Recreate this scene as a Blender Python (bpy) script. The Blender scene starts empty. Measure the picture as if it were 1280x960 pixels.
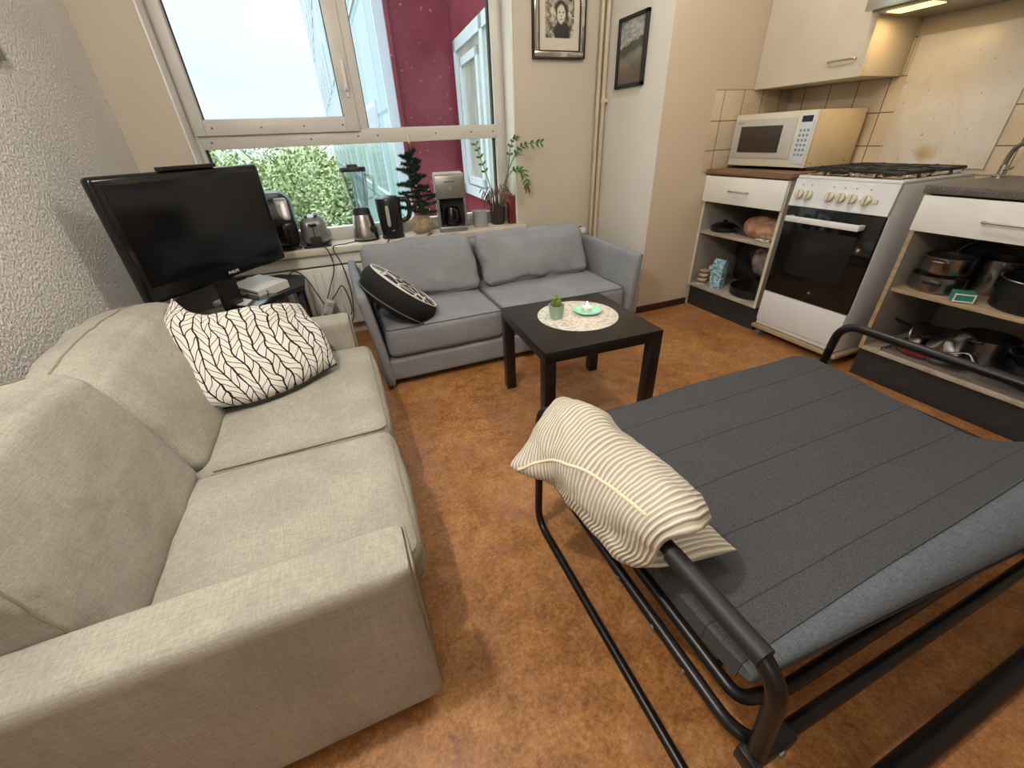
import bpy, bmesh, math, random
from mathutils import Vector, Matrix, noise
from mathutils.bvhtree import BVHTree
PI = math.pi
random.seed(7)
C = bpy.context.scene.collection
S = bpy.context.scene

# ------------------------------------------------------------------ camera, world, light
cam_d = bpy.data.cameras.new('camera'); cam = bpy.data.objects.new('camera', cam_d); C.objects.link(cam)
right = Vector((0.92379, -0.38097, -0.03836)); down = Vector((-0.22756, -0.46569, -0.85519)); fwd = Vector((0.30794, 0.79875, -0.51689))
M = Matrix((right, -down, -fwd)).transposed().to_4x4(); M.translation = (0, 0, 1.17)
cam.matrix_world = M
cam_d.sensor_width = 36; cam_d.lens = 507.22 / 1280 * 36; cam_d.clip_start = 0.02; cam_d.clip_end = 400
S.camera = cam
S.view_settings.view_transform = 'Standard'; S.view_settings.look = 'None'; S.view_settings.gamma = 1
S.view_settings.exposure = 0.0; S.view_settings.use_curve_mapping = False

W = bpy.data.worlds.new('overcast'); S.world = W; W.use_nodes = True
nt = W.node_tree; bg = nt.nodes['Background']
tc = nt.nodes.new('ShaderNodeTexCoord'); mp = nt.nodes.new('ShaderNodeMapping'); mp.inputs['Scale'].default_value = (2, 2, 5)
nz = nt.nodes.new('ShaderNodeTexNoise'); nz.inputs['Scale'].default_value = 1.6; nz.inputs['Detail'].default_value = 6
cr = nt.nodes.new('ShaderNodeValToRGB')
cr.color_ramp.elements[0].position = .3; cr.color_ramp.elements[0].color = (.74, .85, .92, 1)
cr.color_ramp.elements[1].position = .7; cr.color_ramp.elements[1].color = (.86, .93, .96, 1)
nt.links.new(tc.outputs['Generated'], mp.inputs[0]); nt.links.new(mp.outputs[0], nz.inputs['Vector'])
nt.links.new(nz.outputs[0], cr.inputs[0]); nt.links.new(cr.outputs[0], bg.inputs['Color'])
sx = nt.nodes.new('ShaderNodeSeparateXYZ'); nt.links.new(tc.outputs['Generated'], sx.inputs[0])
mr = nt.nodes.new('ShaderNodeMapRange'); mr.inputs['From Min'].default_value = .30; mr.inputs['From Max'].default_value = .95   # overcast sky brightens towards the zenith
mr.inputs['To Min'].default_value = 1.22; mr.inputs['To Max'].default_value = 9.0; nt.links.new(sx.outputs[2], mr.inputs['Value']); nt.links.new(mr.outputs[0], bg.inputs['Strength'])
bg.inputs['Strength'].default_value = 1.15

def lamp(name, kind, loc, energy, col, **k):
    d = bpy.data.lights.new(name, kind); d.energy = energy; d.color = col
    rot = k.pop('rot', None)
    for a, b in k.items(): setattr(d, a, b)
    o = bpy.data.objects.new(name, d); o.location = loc; C.objects.link(o)
    if rot: o.rotation_euler = rot
    return o
lamp('room_lamp_light', 'POINT', (-.42, .62, 2.08), 64, (1, .945, .87), shadow_soft_size=.035)
lamp('back_fill_light', 'POINT', (-.6, -1.9, 2.25), 20, (1, .95, .89), shadow_soft_size=.25)  # unseen soft fill added behind the camera to brighten the room
lamp('kitchen_ceiling_light', 'POINT', (1.45, 1.45, 2.4), 32, (1, .94, .86), shadow_soft_size=.12)
lamp('extractor_light', 'AREA', (2.70, 1.56, 1.605), 1.1, (1, .66, .28), shape='RECTANGLE', size=.10, size_y=.2)
p = lamp('window_portal', 'AREA', (.3, 3.24, 1.45), 1, (1, 1, 1), shape='RECTANGLE', size=1.9, size_y=1.7, rot=(PI/2, 0, 0))
p.rotation_euler = (-PI/2, 0, 0); p.data.cycles.is_portal = True

# ------------------------------------------------------------------ materials
class NT:
    def __init__(s, name):
        s.m = bpy.data.materials.new(name); s.m.use_nodes = True; s.t = s.m.node_tree
        s.b = s.t.nodes['Principled BSDF']; s.tc = None
    def n(s, typ, **k):
        o = s.t.nodes.new(typ)
        for a, b in k.items(): setattr(o, a, b)
        return o
    def set(s, sock, v):
        if v is None: return
        if isinstance(v, bpy.types.NodeSocket): s.t.links.new(v, sock)
        else: sock.default_value = v
    def co(s, kind='Object'):
        if s.tc is None: s.tc = s.n('ShaderNodeTexCoord')
        return s.tc.outputs[kind]
    def math(s, op, a, b=None, c=None):
        o = s.n('ShaderNodeMath', operation=op); s.set(o.inputs[0], a); s.set(o.inputs[1], b)
        if c is not None: s.set(o.inputs[2], c)
        return o.outputs[0]
    def xyz(s, v):
        o = s.n('ShaderNodeSeparateXYZ'); s.set(o.inputs[0], v); return o.outputs
    def map(s, v, scale=(1, 1, 1), rot=(0, 0, 0), loc=(0, 0, 0)):
        o = s.n('ShaderNodeMapping'); s.set(o.inputs[0], v); o.inputs['Scale'].default_value = scale
        o.inputs['Rotation'].default_value = rot; o.inputs['Location'].default_value = loc; return o.outputs[0]
    def noise(s, v, scale, detail=4, rough=.55, dist=0):
        o = s.n('ShaderNodeTexNoise'); s.set(o.inputs['Vector'], v); o.inputs['Scale'].default_value = scale
        o.inputs['Detail'].default_value = detail; o.inputs['Roughness'].default_value = rough; o.inputs['Distortion'].default_value = dist
        return o.outputs[0]
    def ramp(s, f, stops):
        o = s.n('ShaderNodeValToRGB'); s.set(o.inputs[0], f); e = o.color_ramp.elements
        while len(e) < len(stops): e.new(.5)
        for i, (p, c) in enumerate(stops):
            e[i].position = p; e[i].color = (*c, 1) if len(c) == 3 else c
        return o.outputs[0]
    def mix(s, f, a, b, blend='MIX'):
        o = s.n('ShaderNodeMix', data_type='RGBA', blend_type=blend); s.set(o.inputs[0], f)
        s.set(o.inputs[6], (*a, 1) if isinstance(a, tuple) else a); s.set(o.inputs[7], (*b, 1) if isinstance(b, tuple) else b)
        return o.outputs[2]
    def bump(s, h, strength=.3, dist=.01):
        o = s.n('ShaderNodeBump'); s.set(o.inputs['Height'], h); o.inputs['Strength'].default_value = strength
        o.inputs['Distance'].default_value = dist; s.t.links.new(o.outputs[0], s.b.inputs['Normal'])
    def fin(s, col, rough=.5, metal=0, spec=None):
        s.set(s.b.inputs['Base Color'], (*col, 1) if isinstance(col, tuple) else col)
        s.set(s.b.inputs['Roughness'], rough); s.b.inputs['Metallic'].default_value = metal
        if spec is not None: s.b.inputs['Specular IOR Level'].default_value = spec
        return s.m
def plain(name, c, rough=.5, metal=0, var=.12, sc=9, bump=0, spec=None):
    t = NT(name); f = t.noise(t.co(), sc, 5)
    d = tuple(x * (1 - var) for x in c); l = tuple(min(1, x * (1 + var)) for x in c)
    if bump: t.bump(t.noise(t.co(), sc * 20, 3), bump, .003)
    return t.fin(t.ramp(f, [(.3, d), (.7, l)]), rough, metal, spec)
def fabric(name, c, var=.2, fine=260, bump=.35, rough=.92, blot=.08):
    t = NT(name); co = t.co()
    a = t.noise(t.map(co, (fine, fine * .11, fine)), 1, 2); b = t.noise(t.map(co, (fine * .11, fine, fine)), 1, 2)
    g = t.noise(t.map(co, (fine * .5, fine * .5, fine * .05)), 1, 2)
    w = t.math('ADD', t.math('ADD', a, b), t.math('MULTIPLY', g, .6))
    f = t.math('DIVIDE', w, 2.6)
    d = tuple(x * (1 - var) for x in c); l = tuple(min(1, x * (1 + var)) for x in c)
    col = t.ramp(f, [(.38, d), (.62, l)])
    bl = t.noise(co, 5, 4)
    col = t.mix(t.ramp(bl, [(.4, (blot,) * 3), (.65, (0, 0, 0))]), col, tuple(x * .55 for x in c))
    t.bump(f, bump, .002)
    return t.fin(col, rough, 0, .2)
MT = {}
MT['black_metal'] = plain('black_painted_metal', (.007, .007, .008), .34, 0, .2, spec=.4)
MT['black_plastic'] = plain('black_plastic', (.012, .012, .014), .28, 0, .2)
MT['matte_black'] = plain('matte_black', (.014, .014, .015), .55, 0, .2)
MT['white_lam'] = plain('white_laminate', (.76, .75, .71), .35, 0, .05, 4)
MT['cream_lam'] = plain('cream_laminate', (.60, .54, .43), .4, 0, .06, 4)
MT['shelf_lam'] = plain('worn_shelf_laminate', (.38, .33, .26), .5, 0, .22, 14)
MT['inner_lam'] = plain('shaded_inner_laminate', (.27, .25, .22), .5, 0, .12, 8)  # cabinet insides, with their shadow darkened into the colour
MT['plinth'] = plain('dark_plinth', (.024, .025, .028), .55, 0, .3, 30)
MT['steel'] = plain('brushed_steel', (.55, .53, .50), .25, 1, .15, 20)
MT['chrome'] = plain('chrome', (.7, .7, .7), .14, 1, .05)
MT['alu'] = plain('grey_aluminium', (.30, .29, .28), .38, .75, .1)
MT['enamel'] = plain('white_enamel', (.70, .71, .72), .22, 0, .04, 5)
MT['cream_plastic'] = plain('cream_plastic', (.70, .56, .34), .45, 0, .05, 4)
MT['cream_front'] = plain('cream_front_plastic', (.62, .58, .46), .4, 0, .04, 4)
MT['grey_front'] = plain('grey_front_panel', (.48, .47, .42), .45, 0, .04, 4)
MT['frame_pvc'] = plain('window_frame_paint', (.58, .55, .50), .4, 0, .06, 5)
MT['white_paint'] = plain('white_gloss_paint', (.72, .70, .64), .35, 0, .05, 5)
MT['sill'] = plain('sill_paint', (.62, .56, .46), .35, 0, .08, 6)
MT['pipe'] = plain('cream_pipe_paint', (.52, .44, .31), .45, 0, .06, 6)
MT['wood_dark'] = plain('black_brown_wood', (.013, .010, .009), .30, 0, .3, 12)
MT['black_stand'] = plain('black_stand_laminate', (.018, .018, .020), .7, 0, .2, 12)
MT['white_plastic'] = plain('white_plastic', (.66, .64, .60), .4, 0, .04)
MT['beige'] = fabric('beige_linen', (.415, .392, .335), .17, 330, .5, blot=.35)
MT['seam'] = plain('beige_seam', (.27, .235, .175), .9, 0, .1)
MT['grey_fab'] = fabric('grey_wool', (.26, .265, .285), .14, 420, .3, blot=.25)
MT['grey_piping'] = plain('grey_piping', (.10, .095, .095), .9)
MT['char_fab'] = fabric('charcoal_fabric', (.018, .018, .018), .25, 380, .3)
MT['gold'] = plain('gold_ribbon', (.75, .48, .14), .3, .8)
MT['burlap'] = fabric('burlap', (.36, .27, .17), .35, 120, .6)
MT['needle'] = plain('dark_green_needles', (.012, .045, .028), .6, 0, .5, 60)
MT['leaf'] = plain('glossy_green_leaf', (.07, .17, .035), .35, 0, .4, 40)
MT['dead'] = plain('dry_reddish_leaf', (.16, .070, .045), .7, 0, .4, 40)
MT['soil_pot'] = plain('dark_pot', (.03, .022, .018), .8, 0, .4, 40)
MT['grey_ceramic'] = plain('grey_ceramic', (.30, .31, .30), .5, 0, .08)
MT['red_tin'] = plain('red_tin', (.13, .018, .015), .4, 0, .4, 60)
MT['mint'] = plain('mint_ceramic', (.33, .46, .34), .5, 0, .05)
MT['aqua'] = plain('aqua_glaze', (.22, .55, .50), .25, 0, .15, 50)
MT['wax'] = plain('wax', (.9, .75, .55), .5, 0, .03)
MT['cactus'] = plain('cactus_green', (.16, .22, .05), .6, 0, .4, 90)
MT['white_mark'] = plain('white_print', (.75, .75, .75), .5, 0, .03)
MT['grey_mark'] = plain('grey_print', (.20, .20, .19), .5, 0, .03)
MT['screw'] = plain('screw_grey', (.12, .11, .10), .4, .5)
MT['red_enamel'] = plain('red_enamel', (.20, .025, .025), .3, 0, .1)
MT['rubber'] = plain('dark_gasket', (.02, .02, .02), .7)
MT['blue_carton'] = None

def glass(name, tint=(1, 1, 1), gloss=.08, rough=.02):
    t = NT(name); nt = t.t; nt.nodes.remove(t.b)
    tr = t.n('ShaderNodeBsdfTransparent'); tr.inputs[0].default_value = (*tint, 1)
    gl = t.n('ShaderNodeBsdfGlossy'); gl.inputs['Roughness'].default_value = rough
    lw = t.n('ShaderNodeLayerWeight'); lw.inputs[0].default_value = .25
    f = t.math('ADD', t.math('MULTIPLY', lw.outputs['Fresnel'], gloss * 4), gloss)
    mx = t.n('ShaderNodeMixShader'); t.set(mx.inputs[0], f)
    nt.links.new(tr.outputs[0], mx.inputs[1]); nt.links.new(gl.outputs[0], mx.inputs[2])
    nt.links.new(mx.outputs[0], nt.nodes['Material Output'].inputs['Surface']); return t.m
MT['pane'] = glass('window_glass', (.98, .99, .99), .0012, .4)
MT['clear'] = glass('clear_glass', (.80, .85, .86), .16, .08)
MT['smoke'] = glass('smoked_glass', (.35, .33, .32), .06, .05)
def emit(name, c, s):
    t = NT(name); t.b.inputs['Emission Color'].default_value = (*c, 1); t.b.inputs['Emission Strength'].default_value = s
    return t.fin(c, .5)
MT['bulb'] = emit('lit_lens', (1, .72, .22), 3.0)
MT['flame'] = emit('flame', (1, .62, .25), 9)

# floor: mottled linoleum
t = NT('marbled_linoleum'); co = t.co()
a = t.noise(co, 75, 8, .85, .15); b = t.noise(co, 14, 7, .75, .3); c = t.noise(co, 3, 4, .6, .3)
f = t.math('ADD', t.math('MULTIPLY', a, .50), t.math('ADD', t.math('MULTIPLY', b, .32), t.math('MULTIPLY', c, .18)))
col = t.ramp(f, [(.38, (.14, .052, .017)), (.46, (.28, .115, .034)), (.505, (.385, .172, .050)), (.55, (.47, .235, .075)), (.63, (.60, .36, .14))])
d = t.noise(co, 3.2, 5, .7, 1)
col = t.mix(t.ramp(d, [(.45, (0, 0, 0)), (.68, (.45, .45, .45))]), col, (.33, .155, .11))
t.bump(a, .05, .002); rg = t.ramp(b, [(.3, (.36,) * 3), (.7, (.50,) * 3)])
MT['floor'] = t.fin(col, rg, 0, .4)
# rough plaster wall
t = NT('stipple_plaster'); co = t.co(); a = t.noise(co, 95, 3, .55, .3); b = t.noise(co, 220, 3)
hgt = t.math('ADD', t.ramp(a, [(.38, (0, 0, 0)), (.62, (1, 1, 1))]), t.math('MULTIPLY', b, .4))
t.bump(hgt, .8, .006)
MT['plaster'] = t.fin(t.ramp(t.noise(co, 3, 4), [(.3, (.72, .69, .64)), (.7, (.78, .75, .70))]), .9)
def wallmat(name, c):
    t = NT(name); co = t.co(); t.bump(t.noise(co, 60, 4), .06, .004)
    return t.fin(t.ramp(t.noise(co, 2.5, 6), [(.3, tuple(x * .95 for x in c)), (.7, c)]), .75)
MT['wall_cream'] = wallmat('cream_wall', (.55, .485, .385))
MT['wall_tan'] = wallmat('tan_wall', (.60, .50, .375))
MT['wall_white'] = wallmat('white_wall', (.72, .69, .62))
MT['ceiling'] = wallmat('ceiling_white', (.70, .68, .62))
# tiles
t = NT('kitchen_tiles'); x, y, z = t.xyz(t.co())[0:3]
def line(t, v, per, off, w):
    f = t.math('FRACT', t.math('DIVIDE', t.math('ADD', v, off), per))
    return t.math('LESS_THAN', t.math('ABSOLUTE', t.math('SUBTRACT', f, .5)), w / per / 2)
u = t.math('ADD', x, y)
g = t.math('MAXIMUM', line(t, u, .163, .05, .005), line(t, z, .163, .163 * .5 - .075, .005))
col = t.mix(g, t.ramp(t.noise(t.co(), 6, 4), [(.3, (.50, .41, .29)), (.7, (.60, .50, .36))]), (.13, .08, .05))
t.bump(t.math('SUBTRACT', 1, g), .4, .003)
MT['tiles'] = t.fin(col, .25)
# greasy splash panel
t = NT('stained_panel'); co = t.co()
x, y, z = t.xyz(co)[0:3]
st = t.noise(co, 3.2, 5, .6, .5)
col = t.ramp(st, [(.42, (.62, .59, .53)), (.62, (.55, .48, .37))])
# splash stain above the rear burner
dx = t.math('MULTIPLY', t.math('SUBTRACT', y, .03), 9); dz = t.math('MULTIPLY', t.math('SUBTRACT', z, .06), 12)
rr = t.math('SQRT', t.math('ADD', t.math('MULTIPLY', dx, dx), t.math('MULTIPLY', dz, dz)))
rr = t.math('ADD', rr, t.math('MULTIPLY', t.noise(co, 14, 4), .9))
col = t.mix(t.ramp(rr, [(.5, (.9, .9, .9)), (1, (0, 0, 0))]), col, (.42, .26, .08))
sp = t.noise(co, 55, 2); col = t.mix(t.ramp(sp, [(.70, (0, 0, 0)), (.74, (.8, .8, .8))]), col, (.25, .15, .07))
MT['splash'] = t.fin(col, .3)
def wood(name, a, b, axis=1, rough=.45):
    t = NT(name); sc = [40, 40, 40]; sc[axis] = 3
    f = t.noise(t.map(t.co(), tuple(sc)), 1, 5, .6, .4)
    return t.fin(t.ramp(f, [(.35, a), (.65, b)]), rough)
MT['worktop_wood'] = wood('brown_worktop', (.12, .065, .032), (.24, .14, .075))
t = NT('grey_worktop'); f = t.noise(t.co(), 220, 3); MT['worktop_grey'] = t.fin(t.ramp(f, [(.4, (.055, .050, .045)), (.6, (.15, .13, .115))]), .4)
MT['board'] = wood('raw_board', (.30, .21, .12), (.45, .34, .21))
# knit leaf pattern (needs UV)
t = NT('leaf_print_cotton'); uv = t.co('UV'); wv = t.n('ShaderNodeTexNoise'); t.set(wv.inputs['Vector'], uv); wv.inputs['Scale'].default_value = 3.2
m_ = t.n('ShaderNodeMixRGB'); m_.inputs[0].default_value = .13; t.set(m_.inputs[1], uv); t.set(m_.inputs[2], wv.outputs[1])
x, y, z = t.xyz(m_.outputs[0])[0:3]
U = t.math('MULTIPLY', y, 9.5); V = t.math('MULTIPLY', x, 15)
fu = t.math('FRACT', U); tri = t.math('ABSOLUTE', t.math('SUBTRACT', fu, .5))      # 0 centre .5 edge
fv = t.math('FRACT', t.math('ADD', V, t.math('MULTIPLY', tri, 2.6)))
l1 = t.math('LESS_THAN', fv, .13); l2 = t.math('LESS_THAN', tri, .04); l3 = t.math('GREATER_THAN', tri, .46)
ln = t.math('MAXIMUM', l1, t.math('MAXIMUM', l2, l3))
MT['leafprint'] = t.fin(t.mix(ln, (.72, .69, .64), (.016, .013, .014)), .85, 0, .2)
# cream striped cushion
t = NT('ribbed_cream_cotton'); uv = t.co('UV'); x, y, z = t.xyz(uv)[0:3]
w = t.math('SINE', t.math('MULTIPLY', t.math('ADD', y, t.math('MULTIPLY', t.noise(uv, 3, 3), .03)), 2 * PI * 44))
rm = t.ramp(w, [(.02, (.50, .45, .36)), (.16, (.70, .65, .54)), (.8, (.80, .76, .66))])
t.bump(w, .6, .004); MT['ribbed'] = t.fin(rm, .85, 0, .2)
# charcoal cushion face with white line drawing
t = NT('line_print'); co = t.co(); vo = t.n('ShaderNodeTexVoronoi', feature='DISTANCE_TO_EDGE'); t.set(vo.inputs['Vector'], co); vo.inputs['Scale'].default_value = 15
l = t.math('LESS_THAN', vo.outputs['Distance'], .07); MT['lineprint'] = t.fin(t.mix(l, (.014, .014, .014), (.72, .68, .62)), .9)
# mattress
t = NT('dark_grey_mattress'); co = t.co(); x, y, z = t.xyz(co)[0:3]
a = t.noise(co, 420, 3); b = t.noise(t.map(co, (2, 14, 4)), 1, 4)
sl = line(t, y, .145, .02, .0035)
col = t.ramp(a, [(.35, (.050, .053, .058)), (.65, (.105, .108, .115))])
col = t.mix(t.math('MULTIPLY', sl, .5), col, (.012, .012, .013))
t.bump(t.math('ADD', t.math('MULTIPLY', b, 1.0), t.math('MULTIPLY', a, .12)), .35, .012)
MT['mattress'] = t.fin(col, .95, 0, .15)
MT['mat_edge'] = fabric('blue_grey_edge', (.12, .138, .16), .25, 420, .3)
# lace/cork round doily
t = NT('doily'); co = t.co(); MT['doily'] = t.fin(t.ramp(t.noise(co, 60, 4), [(.35, (.48, .42, .33)), (.5, (.70, .67, .60)), (.8, (.78, .76, .71))]), .6)
# screen
t = NT('tv_screen'); MT['screen'] = t.fin((.004, .0045, .006), .12, 0, .5)
t = NT('tv_gloss'); MT['tv_gloss'] = t.fin((.006, .006, .007), .16, 0, .5)
MT['oven_glass'] = plain('oven_black_glass', (.006, .006, .006), .08, 0, .1)
MT['mw_window'] = plain('microwave_window', (.045, .032, .026), .25, 0, .1)
# radiator grooves are geometry
MT['foil'] = NT('crumpled_foil'); t = MT['foil']; t.bump(t.noise(t.co(), 90, 5), 1, .01); MT['foil'] = t.fin((.75, .72, .68), .22, 1)
MT['pot_steel'] = plain('used_steel', (.36, .35, .34), .25, 1, .25, 12)
MT['nonstick'] = plain('black_nonstick', (.010, .010, .011), .35, 0, .2)
t = NT('blue_carton'); co = t.co(); n1 = t.noise(co, 55, 3, .6, 1); MT['blue_carton'] = t.fin(t.ramp(n1, [(.40, (.05, .13, .26)), (.47, (.20, .42, .52)), (.58, (.36, .58, .66)), (.64, (.75, .78, .80))]), .5)
t = NT('bread_wrap'); co = t.co(); t.bump(t.noise(co, 24, 4, .6, 2), .8, .02); MT['bread'] = t.fin(t.ramp(t.noise(co, 14, 4), [(.35, (.32, .15, .07)), (.65, (.62, .38, .24))]), .4)
t = NT('spice_label'); z = t.xyz(t.co())[2]; MT['spice'] = t.fin(t.ramp(t.math('FRACT', t.math('MULTIPLY', z, 24)), [(.3, (.55, .50, .42)), (.35, (.16, .07, .04)), (.7, (.16, .07, .04)), (.75, (.55, .48, .38))]), .4)
MT['green_box'] = plain('green_box', (.02, .22, .15), .45, 0, .15, 60)
# pictures
t = NT('black_white_print'); uv = t.co('UV'); a = t.noise(uv, 5.5, 6, .6, .6); x, y, z = t.xyz(uv)[0:3]
def oval(cx, cy, rx, ry, e=.25):
    dx = t.math('DIVIDE', t.math('SUBTRACT', x, cx), rx); dy = t.math('DIVIDE', t.math('SUBTRACT', y, cy), ry)
    r = t.math('ADD', t.math('SQRT', t.math('ADD', t.math('MULTIPLY', dx, dx), t.math('MULTIPLY', dy, dy))), t.math('MULTIPLY', t.math('SUBTRACT', a, .5), .5))
    return t.ramp(r, [(1 - e, (1, 1, 1)), (1, (0, 0, 0))])
col = t.ramp(a, [(.38, (.05, .045, .035)), (.5, (.30, .27, .21)), (.62, (.58, .53, .43))])
col = t.mix(oval(.58, .12, .34, .34), col, (.025, .022, .018)); col = t.mix(oval(.56, .60, .25, .27), col, (.03, .027, .02))
col = t.mix(oval(.55, .52, .16, .22), col, (.58, .53, .43))
for ex, ey, rx_, ry_ in ((.49, .56, .035, .02), (.62, .56, .035, .02), (.55, .41, .05, .015), (.55, .48, .02, .02)): col = t.mix(oval(ex, ey, rx_, ry_), col, (.06, .05, .04))
MT['photo_bw'] = t.fin(col, .5)
t = NT('landscape_print'); uv = t.co('UV'); x, y, z = t.xyz(uv)[0:3]
yy = t.math('ADD', t.math('ADD', y, t.math('MULTIPLY', x, -.14)), t.math('MULTIPLY', t.noise(uv, 5, 4), .12))
sky = t.ramp(t.noise(t.map(uv, (2, 5, 1)), 2.5, 5), [(.35, (.22, .22, .23)), (.65, (.52, .51, .50))])
land = t.ramp(t.math('ADD', yy, t.math('MULTIPLY', t.noise(uv, 16, 4), .16)), [(.10, (.12, .09, .08)), (.30, (.16, .115, .095)), (.42, (.19, .18, .13)), (.52, (.22, .21, .15)), (.60, (.085, .095, .075))])
MT['landscape'] = t.fin(t.mix(t.math('GREATER_THAN', yy, .64), land, sky), .15)
MT['mount'] = plain('mount_card', (.60, .54, .44), .8, 0, .03)
MT['mirror_frame'] = plain('mirror_bevel', (.62, .58, .50), .15, .85, .2, 14)
MT['key_panel'] = plain('pale_key_panel', (.55, .62, .68), .4, 0, .04)
# outdoors
t = NT('burgundy_cladding'); co = t.co(); n_ = t.noise(co, 1.6, 5); sp = t.noise(co, 22, 3)
col = t.ramp(n_, [(.35, (.13, .020, .030)), (.65, (.19, .034, .048))]); col = t.mix(t.ramp(sp, [(.66, (0, 0, 0)), (.72, (.6, .6, .6))]), col, (.45, .25, .28))
MT['burgundy'] = t.fin(col, .28)
t = NT('pale_blue_cladding'); co = t.co(); x, y, z = t.xyz(co)[0:3]
g = t.math('MAXIMUM', line(t, y, 1.55, .3 - .775, .05), line(t, z, 1.4, .62 - .7, .05))
wn = t.n('ShaderNodeTexWhiteNoise', noise_dimensions='2D'); cx = t.n('ShaderNodeCombineXYZ')
t.set(cx.inputs[0], t.math('FLOOR', t.math('DIVIDE', t.math('ADD', y, .3), 1.55))); t.set(cx.inputs[1], t.math('FLOOR', t.math('DIVIDE', t.math('ADD', z, .62), 1.4))); t.set(wn.inputs['Vector'], cx.outputs[0])
col = t.ramp(wn.outputs[0], [(0, (.21, .34, .41)), (1, (.31, .44, .50))])
MT['bluecl'] = t.fin(t.mix(g, col, (.10, .22, .28)), .2)
MT['ext_white'] = plain('white_exterior_frame', (.48, .54, .58), .4, 0, .04)
MT['ext_glass'] = plain('reflecting_window', (.30, .33, .29), .12, 0, .3, 2)
MT['ext_blue_glass'] = plain('blue_reflecting_window', (.22, .33, .42), .1, 0, .3, 2)
MT['bark'] = plain('bark', (.09, .07, .05), .9, 0, .3, 20)
def folmat(name, a, b):
    t = NT(name); f = t.noise(t.co(), .9, 6, .7); m = t.fin(t.ramp(f, [(.35, a), (.65, b)]), .7)
    return m
MT['fol1'] = folmat('spring_foliage', (.19, .25, .09), (.36, .42, .20))
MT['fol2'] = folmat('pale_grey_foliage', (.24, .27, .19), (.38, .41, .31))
MT['fol3'] = folmat('golden_foliage', (.30, .27, .10), (.46, .40, .20))
MT['grass'] = plain('meadow_grass', (.30, .36, .14), .9, 0, .4, .3)

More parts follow.
